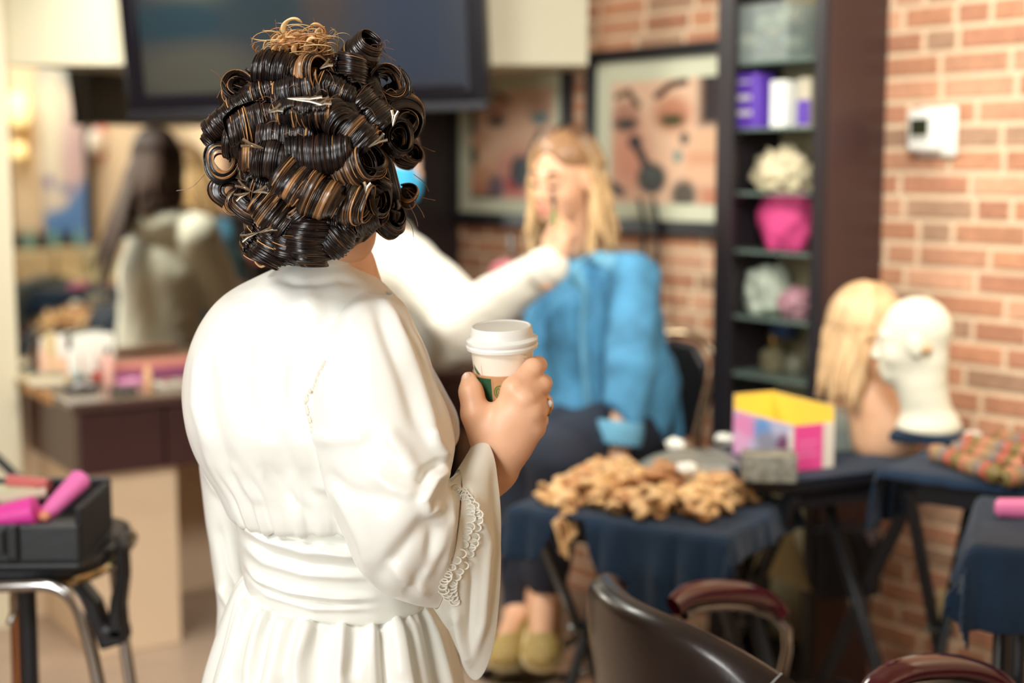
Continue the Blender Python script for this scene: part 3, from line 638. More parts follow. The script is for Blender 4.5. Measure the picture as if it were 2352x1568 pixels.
# ------------------------------------------------------------------ chrome chair with the open train case (left foreground)
YC = 2.55
zs = Zat(1318, YC)
th = thing('stool_chair', 'chrome and black high chair under the open train case', 'chair', P(80, 1330, YC))
def curve(pts, n=40): return [Vector(v) for v in cr([list(p) for p in pts], n)]
bk_v = mat('black_vinyl', (28, 28, 32), .35, bump=.08, scale=60)
b = MB(); n = 40; rr = [(math.copysign(abs(math.cos(q))**.5, math.cos(q)), math.copysign(abs(math.sin(q))**.5, math.sin(q))) for q in np.linspace(0, 2*math.pi, n, endpoint=False)]
sc = P(-5, 1290, YC+.12); b.prism([(sc.x+x*.235, sc.y+y*.20, zs) for x, y in rr], (0, 0, .035)); b.build('seat', bk_v, th, world=True, bev=.012)
b = MB(); b.tube([Vector((sc.x+x*.238, sc.y+y*.205, zs+.004)) for x, y in rr], .009, 8, closed=True); b.build('seat_rim', mat('brass_rim', (190, 170, 130), .2, metal=1), th, world=True)
for nm, pts in (('leg', [P(-120, 1352, YC-.1), P(40, 1344, YC-.1), P(122, 1346, YC-.1), P(172, 1384, YC-.1), P(200, 1460, YC-.1), P(226, 1568, YC-.1), P(262, 1760, YC-.1)]), ('leg', [P(262, 1300, YC+.2), P(285, 1470, YC+.2), P(300, 1570, YC+.2), P(330, 1760, YC+.2)])):
    b = MB(); b.tube(curve(pts), .012, 12); b.build(nm, chrome, th, world=True)
b = MB(); b.tube(curve([P(62, 1350, YC), P(70, 1568, YC), P(78, 1800, YC)], 8), .016, 10); b.build('leg', black_m, th, world=True)
b = MB(); b.tube(curve([P(38, 1350, YC+.05), P(45, 1568, YC+.05), P(50, 1800, YC+.05)], 8), .014, 10); b.build('leg', mat('copper_tube', (190, 130, 90), .2, metal=1), th, world=True)
b = MB(); b.tube([P(34, 1352, YC-.06), P(34, 1400, YC-.07), P(22, 1432, YC-.09)], .007, 8); b.build('lever', chrome, th, world=True)
# black sling strap hanging between the legs
st = [[(205, 1320), (262, 1322)], [(222, 1345), (272, 1310)], [(192, 1362), (285, 1240)], [(212, 1400), (283, 1330)], [(222, 1450), (282, 1420)], [(228, 1494), (288, 1480)]]
def ribbon(name, rows, Y, m, par, th_=.012, n=40):
    L = [[P(*r[0], Y if not hasattr(Y, '__len__') else Y[i]), P(*r[1], Y if not hasattr(Y, '__len__') else Y[i])] for i, r in enumerate(rows)]
    g = cr([[list(a), list(c)] for a, c in L], n); b = MB()
    for k in range(n-1):
        b.prism([g[k, 0], g[k, 1], g[k+1, 1], g[k+1, 0]], (0, th_, 0))
    bmesh.ops.remove_doubles(b.b, verts=b.b.verts, dist=1e-5)
    return b.build(name, m, par, smooth=False, world=par is not None)
b = MB()
for poly in ([(130, 1338), (175, 1330), (222, 1388), (240, 1440), (285, 1440), (291, 1478), (228, 1498), (205, 1440), (180, 1380)], [(262, 1222), (284, 1260), (288, 1330), (280, 1400), (286, 1476), (240, 1470), (250, 1380), (262, 1330)]):
    b.prism([P(x, y, YC+.06) for x, y in poly], (0, .05, 0))
b.build('sling', bk_v, th, smooth=False, world=True, bev=.008)
# open train case
zt_ = zs+.037
th = thing('train_case', 'open black train case of makeup standing on the high chair at the left edge', 'case', (sc.x, sc.y, zt_))
fr = P(186, 1322, YC-.10); rz = math.radians(2)
def Cx(x, y, z): return Vector((fr.x, fr.y, zt_))+Matrix.Rotation(rz, 3, 'Z')@Vector((x, y, z))
def cbx(name, x0, x1, y0, y1, z0, z1, m, bev=.006, par=None):
    b = MB(); b.prism([Cx(x0, y0, z0), Cx(x1, y0, z0), Cx(x1, y1, z0), Cx(x0, y1, z0)], (0, 0, z1-z0)); return b.build(name, m, par or th, smooth=False, world=True, bev=bev)
case_m = mat('case_black', (34, 38, 42), .5, bump=.1, scale=80)
HC = .105; CLN = .44; CDP = .24
cbx('base', -CLN, 0, 0, CDP, 0, .012, case_m)
cbx('front_wall', -CLN, 0, 0, .012, .0125, HC*.78, case_m); cbx('back_wall', -CLN, 0, CDP-.012, CDP, .0125, HC*1.1, case_m)
cbx('end_wall', -.012, 0, .0125, CDP-.0125, .0125, HC*1.05, case_m); cbx('end_wall', -CLN, -CLN+.012, .0125, CDP-.0125, .0125, HC, case_m)
o = cbx('latch', -.21, -.13, -.008, -.0005, .03, .075, black_pl, .003)
cbx('pull_tab', -.125, -.105, -.012, -.0005, .02, .085, black_pl, .004)
cbx('tray', -.40, -.17, .02, .05, .06, HC*.95, black_pl, .003); cbx('inner_lining', -CLN+.013, -.013, .013, CDP-.013, .0125, .045, mat('lining_grey', (90, 88, 84), .7))
def inc(o, label, cat, group=None): return tag(o, label, cat, group)
o = cbx('powder_palette', -.25, -.12, .11, .20, .095, .112, mat('mint_card', (206, 206, 176), .5), .004, th); o.parent = None; o.data.transform(Matrix.Translation(th.location)); inc(o, 'pale mint palette case lying on top in the train case', 'palette')
def cyl2(name, label, cat, p, q, r0, r1, m, cap=None):
    p = Cx(*p); q = Cx(*q); b = MB(); d = (q-p); pts = [p, p+d*.06, p+d*.5, p+d*.94, q]; b.tube(pts, [r0*.8, r0, (r0+r1)/2, r1, r1*.7], 18); o = b.build(name, m); return inc(o, label, cat)
hot = mat('hot_pink', (240, 76, 176), .35); pinkm = mat('mid_pink', (238, 120, 190), .35)
cyl2('pink_tube', 'pink bottle leaning out of the right end of the train case', 'bottle', (-.085, .06, .075), (-.03, .15, .135), .015, .021, pinkm)
cyl2('magenta_sponge', 'magenta sponge holder at the front of the train case', 'sponge', (-.155, .045, .085), (-.085, .045, .098), .022, .026, hot)
for i, (x, y, z_, r, c) in enumerate(((-.21, .07, .085, .03, (236, 178, 130)), (-.27, .075, .08, .034, (214, 176, 140)), (-.25, .05, .09, .026, (206, 170, 130)), (-.33, .08, .085, .034, (196, 160, 124)), (-.075, .05, .085, .012, (226, 150, 116)))):
    b = MB(); b.ball(tuple(Cx(x, y, z_)), (r, r*.8, r*.75), 16); inc(b.build('makeup_sponge', mat('sponge_%d' % i, c, .8)), ('peach sponge behind the magenta one in the train case', 'tan rounded sponge left of the peach one', 'small brown sponge at the case front', 'tan sponge at the far left of the case', 'tiny peach sponge between the pink bottle and the magenta sponge')[i], 'sponge')
b = MB(); b.tube([Cx(-.18, .19, .12), Cx(-.10, .17, .115)], .012, 12); inc(b.build('lipstick', mat('lip_rose', (206, 110, 110), .35)), 'rose lipstick behind the mint palette in the train case', 'lipstick')
b = MB(); b.tube([Cx(-.20, .09, .10), Cx(-.09, .12, .112)], .010, 12); inc(b.build('powder_stick', mat('stick_grey', (206, 190, 170), .35)), 'beige stick lying before the mint palette in the train case', 'stick')
b = MB(); b.prism([Cx(-.36, .04, .1), Cx(-.18, .04, .085), Cx(-.17, .06, .1), Cx(-.35, .06, .125)], (0, .004, .012)); inc(b.build('makeup_brush', black_pl), 'black makeup brush lying across the train case', 'brush')

# ------------------------------------------------------------------ folding tray tables
navy = mat('navy_towel', (17, 42, 66), .95, sheen=.15, noise=.2, scale=26, bump=.35, bscale=320)
blk_t = mat('table_black', (24, 24, 30), .4)
def tray_table(label, c, ang, w, d, z):
    t = thing('tray_table', label, 'table', (c.x, c.y, 0), ang, 'folding tray tables')
    MB().box((0, 0, z-.012), (w, d, .022), bev=.006).build('tabletop', blk_t, t)
    MB().box((0, -d/2+.02, z-.042), (w*.9, .012, .035)).build('apron', blk_t, t); MB().box((0, d/2-.02, z-.042), (w*.9, .012, .035)).build('apron', blk_t, t)
    hx, hy = w/2-.035, d/2-.01; spl = d*.62
    for s in (-1, 1):
        MB().tube([(s*hx, -hy, z-.03), (s*hx, spl, 0.01)], .0125, 10, flat=1.3).build('leg', black_m, t)
        MB().tube([(s*(hx-.028), hy, z-.03), (s*(hx-.028), -spl, 0.01)], .0125, 10, flat=1.3).build('leg', black_m, t)
        MB().lathe([(.007, -.03), (.007, .03)], 10, (s*(hx-.014), 0, z*.53), Matrix.Rotation(math.pi/2, 3, 'Y')).build('hinge_bolt', mat('bolt_steel', (130, 140, 140), .3, metal=1), t)
    MB().tube([(-hx, spl*.82, z*.08), (hx, spl*.82, z*.08)], .009, 8).build('stretcher', black_m, t); MB().tube([(-hx+.03, -spl*.82, z*.08), (hx-.03, -spl*.82, z*.08)], .009, 8).build('stretcher', black_m, t)
    return t
zT1 = .665
c1 = onZ(1508, 1156, zT1); t1 = tray_table('black folding tray table heaped with tan hair in front of the seated woman', c1, math.radians(-32), .46, .37, zT1)
zT2 = .73
c2 = onZ(1858, 1058, zT2); t2 = tray_table('black folding tray table carrying the yellow lined box, before the dark tower', c2, math.radians(28), .42, .34, zT2)
zT3 = .775
c3 = onZ(2340, 1078, zT3); t3 = tray_table('black folding tray table of tan hair rollers beside the brick wall', c3, math.radians(-38), .40, .34, zT3)
zT4 = .76
c4 = onZ(2575, 1222, zT4); t4 = tray_table('black folding tray table at the right edge under the pink bottle', c4, math.radians(-20), .44, .36, zT4)
# towels: cloth lying on a table and falling over its edge
def towel(name, label, c, ang, w, d, z, x0, x1, y0, y1, seed, hem=None):
    nx, ny = 90, 80; u, v = np.meshgrid(np.linspace(x0, x1, nx), np.linspace(y0, y1, ny), indexing='ij')
    if hem is not None: h0 = hem(u); v = h0+(v-y0)/(y1-y0)*(y1-h0)
    hw, hd = w/2+.006, d/2+.006
    ex = np.maximum(np.abs(u)-hw, 0); ey = np.maximum(np.abs(v)-hd, 0); r = .012
    fallx = ex; fally = ey; fall = np.hypot(fallx, fally)
    X = np.clip(u, -hw, hw)+np.sign(u)*np.minimum(fallx, r*1.2); Y = np.clip(v, -hd, hd)+np.sign(v)*np.minimum(fally, r*1.2)
    Z = z+.004-np.maximum(fall-.006, 0)
    pl = np.clip(fall/.1, 0, 1); ph = np.where(fally > fallx, u, v)
    wv = (np.sin(ph*38+seed)+.6*np.sin(ph*71+seed*2))*.013*pl
    X = X+np.where(fallx > fally, np.sign(u)*(np.abs(wv)+pl*.01), 0)+wv*.2; Y = Y+np.where(fally >= fallx, np.sign(v)*(np.abs(wv)+pl*.008)*(fally > 0), 0)
    Z += .0025*vnoise(np.stack([u*14, v*14, u*0+seed], -1))*(fall == 0)+.002
    V = np.stack([X, Y, Z], -1)
    o = link(name, mk(V.reshape(-1, 3), gridf(nx, ny)), navy); o.location = (c.x, c.y, 0); o.rotation_euler.z = ang
    s = o.modifiers.new('thick', 'SOLIDIFY'); s.thickness = .005; s.offset = 1
    return tag(o, label, 'towel')
towel('navy_towel', 'navy towel under the heap of tan hair, hanging over the table front', c1, math.radians(-32), .46, .37, zT1, -.33, .30, -.42, .17, 1, lambda u: -.205-.10*np.clip((-.12-u)/.05, 0, 1)-.19*np.clip((u+.06)/.06, 0, 1)*(1-.45*np.clip((u-.08)/.2, 0, 1)))
towel('navy_towel', 'navy towel spread under the yellow lined box and the clear bag', c2, math.radians(28), .46, .36, zT2, -.21, .34, -.17, .17, 5)
towel('navy_towel', 'navy towel under the hair rollers, folded over the left table corner', c3, math.radians(-38), .40, .34, zT3, -.34, .21, -.20, .175, 3)
towel('navy_towel', 'navy towel hanging from the table at the right edge below the pink bottle', c4, math.radians(-20), .44, .36, zT4, -.33, .22, -.33, .18, 8)

# ---- heap of tan hair on the first table: many overlapping wavy locks
tan = mat('tan_hair', (255, 255, 255), .5, attr='Col', sheen=.1)
def lock_mesh(paths, widths, cols, seg=8, ridge=.16):
    """flattened wavy locks -> verts, faces, colours"""
    VV = []; FF = []; CC = []; k = 0
    for pth, w, col in zip(paths, widths, cols):
        n = len(pth); tg = np.gradient(pth, axis=0); tg /= np.linalg.norm(tg, axis=1, keepdims=True)+1e-9
        up = np.tile((0, 0, 1.), (n, 1)); s = np.cross(tg, up); s /= np.linalg.norm(s, axis=1, keepdims=True)+1e-9; up = np.cross(s, tg)
        a = np.linspace(0, 2*np.pi, seg, endpoint=False); ww = np.asarray(w)[:, None] if hasattr(w, '__len__') else np.full((n, 1), w)
        rr = 1+ridge*np.cos(a*3)[None, :]
        V = pth[:, None, :]+s[:, None, :]*(np.cos(a)*ww*rr)[..., None]+up[:, None, :]*(np.sin(a)*ww*.55*rr)[..., None]
        VV.append(V.reshape(-1, 3)); FF.append(gridf(n, seg, False, True)+k); k += n*seg
        CC.append(np.tile(col, (n*seg, 1))*np.repeat(1+.12*np.cos(a*3), n).reshape(seg, n).T.reshape(-1, 1))
    return np.concatenate(VV), np.concatenate(FF), np.concatenate(CC)
paths = []; ws = []; cols = []
tc = [lina(c) for c in ((222, 176, 118), (204, 152, 98), (232, 190, 134), (190, 136, 88), (226, 184, 130))]
R1 = np.array(Matrix.Rotation(math.radians(-32), 3, 'Z'))
for i in range(150):
    x, y = random.uniform(-.20, .165), random.uniform(-.15, .13)
    e = max(0, 1-(x/.25)**2-(y/.2)**2); zz = random.random()*(.02+.045*e)+.012
    L = random.uniform(.06, .12); a = random.uniform(0, 2*math.pi); n = 16; s = np.linspace(-.5, .5, n)
    px_ = x+s*L*math.cos(a)+.012*np.sin(s*14+i)*-math.sin(a); py_ = y+s*L*math.sin(a)+.012*np.sin(s*14+i)*math.cos(a); pz_ = zz+.012*np.cos(s*9+i*2)
    p = np.stack([px_, py_, np.maximum(pz_, .012)], -1)@R1.T+np.array((c1.x, c1.y, zT1)); paths.append(p); ws.append(.015*np.sqrt(np.clip(1-(2*s)**4, .1, 1))*random.uniform(.7, 1.3)); cols.append(random.choice(tc)*random.uniform(.85, 1.1))
for k in range(4):   # the tail falling off the left corner
    s = np.linspace(0, 1, 20); q = np.array(onZ(1290+k*9, 1170, zT1)); p = q+np.stack([-.01*s+.008*np.sin(s*9+k), -.045-.02*s, .02-.10*s**1.3+.01*np.cos(s*12+k)], -1); paths.append(p); ws.append(.011*(1-.5*s)); cols.append(random.choice(tc))
V, Q, C = lock_mesh(paths, ws, cols); me = mk(V, Q); colour(me, C); tag(link('hair_heap', me, tan), 'loose heap of wavy tan hair lying on the first tray table', 'hair', kind='stuff')

# ---- yellow lined open box
cB = onZ(1795, 1078, zT2+.008); cB.z = zT2+.0085
th = thing('open_box', 'open pink and white card box with a yellow lining', 'box', cB)
pf = onZ(1822, 1082, zT2+.0085); pl_ = onZ(1690, 1040, zT2+.0085); pr_ = onZ(1893, 1052, zT2+.0085)
hB = .098; e_l = (pl_-pf); e_r = (pr_-pf); e_l.z = e_r.z = 0; lw, rw = min(e_l.length*1.05, .24), min(e_r.length, .105); e_l.normalize(); e_r.normalize(); e_r = (e_r-e_l*e_r.dot(e_l)).normalized()
yl = mat('yellow_lining', (250, 216, 84), .55); pk = mat('box_pink', (246, 96, 170), .4); wh = mat('box_white', (240, 230, 220), .45)
def pan(name, a, c, hgt, m, inn, par=th):
    nrm = Vector((-(c-a).y, (c-a).x, 0)).normalized(); mid = pf+e_l*lw/2+e_r*rw/2
    if (mid-a).dot(nrm) < 0: nrm = -nrm
    b = MB(); b.prism([a, c, c+Vector((0, 0, hgt)), a+Vector((0, 0, hgt))], nrm*.002); o = b.build(name, m, par, smooth=False, world=True)
    b = MB(); b.prism([a+nrm*.0022, c+nrm*.0022, c+nrm*.0022+Vector((0, 0, hgt)), a+nrm*.0022+Vector((0, 0, hgt))], nrm*.001); b.build('lining', inn, o, smooth=False, world=True); return o
cl_, cr_, cbk = pf+e_l*lw, pf+e_r*rw, pf+e_l*lw+e_r*rw
artB = mat('box_print', (255, 255, 255), .45, attr='Col')
o = pan('left_side', pf, cl_, hB, wh, yl)
C = paint(50, 40, (196, 196, 226), [('e', .8, .3, .25, .3, (236, 150, 200), .6), ('e', .5, .3, .15, .3, (110, 160, 220), .7), ('e', .4, .6, .2, .3, (150, 150, 170), .6), ('e', .9, .8, .2, .3, (240, 180, 220), .6), ('e', .15, .55, .12, .3, (120, 70, 110), .6), ('r', .0, .1, .08, 1, (244, 236, 226), .05)])
nn = Vector((e_l.y, -e_l.x, 0)); nn = nn if (pf-cbk).dot(nn) > 0 else -nn
picture('printed_face', pf+nn*.0008+Vector((0, 0, hB)), e_l*lw, Vector((0, 0, -hB)), C, artB, o)
o = pan('right_side', pf, cr_, hB, wh, yl)
nn = Vector((e_r.y, -e_r.x, 0)); nn = nn if (pf-cbk).dot(nn) > 0 else -nn
C = paint(40, 40, (246, 84, 160), [('r', .72, -.1, 1.1, 1.1, (240, 230, 216), .04), ('r', .1, .35, .6, .4, (248, 140, 190), .04), ('r', .1, .5, .55, .55, (248, 140, 190), .04), ('r', .1, .65, .6, .7, (248, 140, 190), .04)])
picture('printed_face', pf+nn*.0008+Vector((0, 0, hB)), e_r*rw, Vector((0, 0, -hB)), C, artB, o)
pan('back_side', cl_, cbk, hB+.035, wh, yl); pan('back_side', cr_, cbk, hB+.035, wh, yl)
b = MB(); b.prism([pf, cl_, cbk, cr_], (0, 0, .002)); b.build('base', yl, th, smooth=False, world=True)
# mesh basket, clear tub, clear bag, white bits
c = onZ(1765, 1108, zT2-.0); c.z = zT2+.0085
th = thing('mesh_basket', 'small grey patterned basket in front of the pink box', 'basket', c, math.radians(-6))
gm = mat('grey_mesh', (150, 148, 136), .5, noise=.5, scale=90)
bw, bd, bh = .105, .07, .055
for q in ((0, -bd/2, bw, .005), (0, bd/2, bw, .005), (-bw/2, 0, .005, bd), (bw/2, 0, .005, bd)): MB().box((q[0], q[1], bh/2), (q[2], q[3], bh), bev=.001).build('side_panel', gm, th)
MB().box((0, 0, .004), (bw, bd, .006)).build('base', gm, th); MB().box((0, 0, bh*.8), (bw*.93, bd*.9, .008)).build('pin_fill', mat('pins', (170, 162, 140), .4, noise=.5, scale=140), th)
c = onZ(1945, 1034, zT2); c.z = zT2+.0085
th = thing('clear_tub', 'clear square tub with grey teal contents left of the mannequins', 'tub', c, math.radians(10))
for q in ((0, -.045, .095, .003), (0, .045, .095, .003), (-.047, 0, .003, .09), (.047, 0, .003, .09)): MB().box((q[0], q[1], .05), (q[2], q[3], .1)).build('side_panel', clear, th)
MB().box((0, 0, .0225), (.088, .082, .045), bev=.004).build('contents', mat('teal_grey', (116, 136, 140), .5, noise=.3, scale=60, stretch=(1, 1, 6)), th); MB().box((0, 0, .062), (.088, .082, .03), bev=.004).build('contents', mat('pale_grey', (190, 186, 172), .5, noise=.2, scale=60, stretch=(1, 1, 6)), th)
c = onZ(1590, 1066, zT2); c.z = zT2-.02
nx, ny = 50, 30; u, v = np.meshgrid(np.linspace(-.125, .125, nx), np.linspace(-.08, .08, ny), indexing='ij')
Z = .05*np.clip(1-(u/.125)**4, 0, 1)*np.clip(1-(v/.08)**4, 0, 1)+.006*vnoise(np.stack([u*30, v*30, u*0], -1))
o = link('clear_bag', mk(np.stack([u, v, Z], -1).reshape(-1, 3), gridf(nx, ny)), glass('grey_film', (150, 150, 140), .72, .2)); o.location = c; o.rotation_euler.z = math.radians(10); tag(o, 'shiny grey clear bag lying between the hair heap and the box', 'bag')
for i, (x, y, L) in enumerate(((1552, 1030, 'white crumpled tissue on the clear bag, nearest the seated woman'), (1664, 1018, 'white tissue tucked against the left side of the box'), (1576, 1086, 'white crumpled tissue before the clear bag by the hair'))):
    q = onZ(x, y, zT2+.02); crumple('tissue', q, (.022, .02, .013), mat('tissue_white', (246, 246, 236), .7), L, 'tissue', 20+i, .3, 3)

# ---- rollers of tan hair on the third table: knobbly rods in a row
rod = mat('roller_hair', (255, 255, 255), .55, attr='Col')
R3 = np.array(Matrix.Rotation(math.radians(-38), 3, 'Z'))
rows = [((2140, 1035), (2300, 1092)), ((2185, 1028), (2352, 1072)), ((2205, 1012), (2390, 1048)), ((2280, 1004), (2420, 1030)), ((2300, 1098), (2420, 1085))]
for i, (p, q) in enumerate(rows):
    a = np.array(onZ(*p, zT3+.028)); c = np.array(onZ(*q, zT3+.028)); n = 60; s = np.linspace(0, 1, n); seg = 14; an = np.linspace(0, 2*np.pi, seg, endpoint=False)
    d = (c-a)/np.linalg.norm(c-a); sd_ = np.cross(d, (0, 0, 1)); r = .0155*(1+.25*np.abs(np.sin(s*26+i)))*np.clip(np.minimum(s, 1-s)*14, .3, 1)
    V = a+d*(s*np.linalg.norm(c-a))[:, None, None]+(sd_*np.cos(an)[:, None]+np.array((0, 0, 1.))*np.sin(an)[:, None])[None]*(r[:, None]*(1+.12*np.cos(an*4+s[:, None]*40)))[..., None]
    C = np.zeros((n, seg, 3)); pal = [lina(x) for x in ((196, 130, 98), (170, 140, 98), (140, 126, 116), (188, 100, 78), (134, 116, 62))]
    for k in range(n): C[k] = pal[(k//6+i) % 5]*random.uniform(.85, 1.05)
    me = mk(V.reshape(-1, 3), gridf(n, seg, False, True)); colour(me, C.reshape(-1, 3)); tag(link('hair_roller', me, rod), ('front knobbly roller of tan and rose hair on the third table', 'second roller from the front on the third table', 'third roller, olive and rose, behind the front two', 'rearmost roller by the brick wall', 'short dark roller at the right of the front row')[i], 'roller', 'rollers on the third table')
q = onZ(2225, 1006, zT3+.02); b = MB(); b.box(tuple(q), (.05, .03, .03), .3, .006); tag(b.build('paper_roll', mat('paper_white', (240, 236, 224), .6)), 'white paper roll behind the hair rollers', 'roll')
# pink bottle on the fourth table
a = onZ(2285, 1165, zT4+.024); c = a+Vector((.13, -.02, 0)); b = MB(); b.tube([a, a+(c-a)*.05, a+(c-a)*.5, c], [.010, .017, .019, .019], 20); o = b.build('pink_bottle', mat('candy_pink', (238, 130, 180), .3)); tag(o, 'pink bottle lying on the navy towel at the right edge', 'bottle')
b = MB(); b.tube([c+Vector((.0005, 0, 0)), c+Vector((.04, -.006, 0))], .0195, 20); b.build('cap', black_pl, o, world=True)
for i, (x, y) in enumerate(((2350, 1185), (2346, 1220))):
    q = P(x, y, 2.75); b = MB(); b.tube([q, q+Vector((.03, 0, -.012))], .005, 8); tag(b.build('hair_clip', mat('cream_clip', (226, 206, 150), .4)), ('cream hair clip clinging to the towel at the right edge', 'lower cream hair clip on the towel at the right edge')[i], 'clip')

# ---- beige bin and black bag behind the tables
q = P(1805, 1275, 3.75); b = MB(); w = .075
b.prism([P(1748, 1165, 3.38), P(1805, 1165, 3.38), P(1868, 1362, 3.38), P(1730, 1310, 3.38)], (0, .025, 0)); tag(b.build('leaning_board', mat('beige_board', (214, 206, 164), .6), smooth=False, bev=.008), 'pale beige board leaning behind the second tray table', 'board')
b = MB(); b.prism([P(1872, 1215, 3.33), P(2030, 1215, 3.33), P(2028, 1375, 3.33), P(1880, 1385, 3.33)], (.0, .09, 0)); o = b.build('black_bag', mat('bag_black', (22, 22, 30), .6), smooth=False, bev=.02); tag(o, 'black bag hanging under the second tray table', 'bag')
b = MB(); b.prism([P(1985, 1222, 3.325), P(2022, 1214, 3.325), P(2003, 1255, 3.325)], (0, -.004, 0)); b.build('grey_tag', mat('tag_grey', (130, 120, 124), .5), o, smooth=False, world=True)
q = P(2178, 1420, 3.35); tq, zq = hitA(2178, 1400); b = MB(); b.box(tuple(A(tq, zq, .01)), (.045, .1, .008), RA); tag(b.build('socket_plate', mat('socket_cream', (206, 186, 140), .5), bev=.003), 'cream socket plate low on the brick wall behind the third table', 'socket')
# ------------------------------------------------------------------ salon chair (front right)
le = mat('brown_leather', (32, 23, 24), .3, bump=.05, scale=70, coat=.15); mar = mat('maroon_wood', (74, 16, 28), .12, coat=.6)
e0, e1_ = Vector((.085, 2.42, 0)), Vector((.325, 1.83, 0)); dx = (e1_-e0); wS = dx.length; dx.normalize(); fwS = Vector((-dx.y, dx.x, 0)); mid = (e0+e1_)/2
th = thing('salon_chair', 'brown leather salon chair seen from behind at the bottom right', 'chair', (mid.x, mid.y, 0))
NU, NVv = 60, 40
u = np.linspace(-1, 1, NU); 
def shell(off):
    rows = []
    for v in np.linspace(0, 1, NVv):
        z = .33+.385*v; sh = 1-.18*max(0, (v-.75)/.25)**2
        rows.append([mid+dx*(uu*wS/2*sh)+fwS*(.11*uu*uu+off-.06*v)+Vector((0, 0, z-.055*abs(uu)**3.2*v-.01*(1-v))) for uu in u])
    return np.array(rows)
g1 = shell(0); g2 = shell(.055); rim = (g1[-1]+g2[-1])/2+np.array((0, 0, .02))
sec = np.concatenate([g1, rim[None], g2[::-1]], 0)
me = mk(sec.reshape(-1, 3), gridf(len(sec), NU)); o = link('backrest', me, le, th, True)
s = o.modifiers.new('s', 'SUBSURF'); s.levels = s.render_levels = 1
for k in (0, -1):
    poly = [Vector(p) for p in sec[:, k]]; b = MB(); b.prism(poly, dx*(.004 if k else -.004)); b.build('side_edge', le, th, world=True)
b = MB(); sc_ = mid+fwS*.30; b.box((sc_.x, sc_.y, .39), (.5, .5, .11), math.atan2(dx.y, dx.x), .03); b.build('seat', le, th, world=True)
b = MB(); b.lathe([(.3, 0), (.3, .02), (.05, .05), (.04, .33)], 28, (sc_.x, sc_.y, 0)); b.build('pedestal', chrome, th, world=True)
for pts in ([(1548, 1392, 2.36), (1580, 1368, 2.4), (1640, 1358, 2.46), (1710, 1362, 2.52), (1770, 1384, 2.56), (1800, 1415, 2.56)], [(1990, 1600, 1.94), (2020, 1566, 1.95), (2075, 1538, 1.97), (2140, 1528, 2.0), (2210, 1530, 2.03), (2275, 1548, 2.05), (2320, 1580, 2.06)]):
    q = curve([P(*p) for p in pts], 40); n = len(q); arm = MB().tube(q, [.011+.004*math.sin(i/n*3.1) for i in range(n)], 14, flat=1.6).build('armrest', mar, th, world=True)
    d = Vector((0, 0, -.035)); q2 = [p+d+Vector((.012, .03, 0)) for p in q[4:]]+[q[-1]+Vector((.01, .02, -.1)), q[-1]+Vector((-.03, 0, -.22)), q[-1]+Vector((-.08, 0, -.3))]; MB().tube(curve(q2, 50), .010, 10).build('arm_bracket', chrome, arm, world=True)
# ------------------------------------------------------------------ people: shared builders
skin_m = mat('skin', (244, 192, 152), .45, sss=.12, noise=.05, scale=30); skin_l = mat('skin_fair', (232, 180, 144), .45, sss=.12, noise=.05, scale=30)
def unit(v): v = np.array(v, float); return v/np.linalg.norm(v)
def frame(f, up=(0, 0, 1)):
    f = unit(f); r = unit(np.cross(f, up)); u = np.cross(r, f); return np.stack([r, f, u], 1)   # columns: right, forward, up
def head_prims(c, R, s=.95, ears=True, neck=True):
    c = np.array(c)
    L = lambda x, y, z: c+R@(np.array((x, y, z))*s)
    E = lambda x, y, z, a, b, d: ell_(L(x, y, z), np.array((a, b, d))*s, R)
    C = lambda p, q, a, b: cap_(L(*p), L(*q), a*s, b*s)
    pr = [(E(0, -.012, .03, .074, .092, .088), .03), (E(0, .03, -.035, .057, .060, .078), .03), (E(0, .060, -.089, .028, .026, .022), .035)]
    for q in (-1, 1):
        pr += [(E(q*.033, .055, -.034, .024, .022, .024), .02), (E(q*.010, .094, -.037, .008, .010, .007), .008), (E(q*.031, .0755, .004, .0155, .013, .012), .008), (C((q*.014, .083, .022), (q*.045, .072, .024), .007, .006), .014)]
        if ears: pr += [(E(q*.074, -.008, -.006, .009, .020, .031), .006)]
    pr += [(C((0, .084, .012), (0, .104, -.030), .006, .010), .012), (C((-.018, .089, -.061), (.018, .089, -.061), .006, .006), .008), (C((-.013, .088, -.070), (.013, .088, -.070), .0065, .0065), .006)]
    if neck: pr += [(C((0, -.025, -.05), (0, -.038, -.19), .048, .054), .03)]
    cuts = [(E(q*.031, .096, .005, .017, .012, .010), .010) for q in (-1, 1)]
    return pr, cuts, L
def join(parts):
    V = []; Q = []; k = 0
    for v, q in parts: V.append(v); Q.append(q+k); k += len(v)
    return np.concatenate(V), np.concatenate(Q)
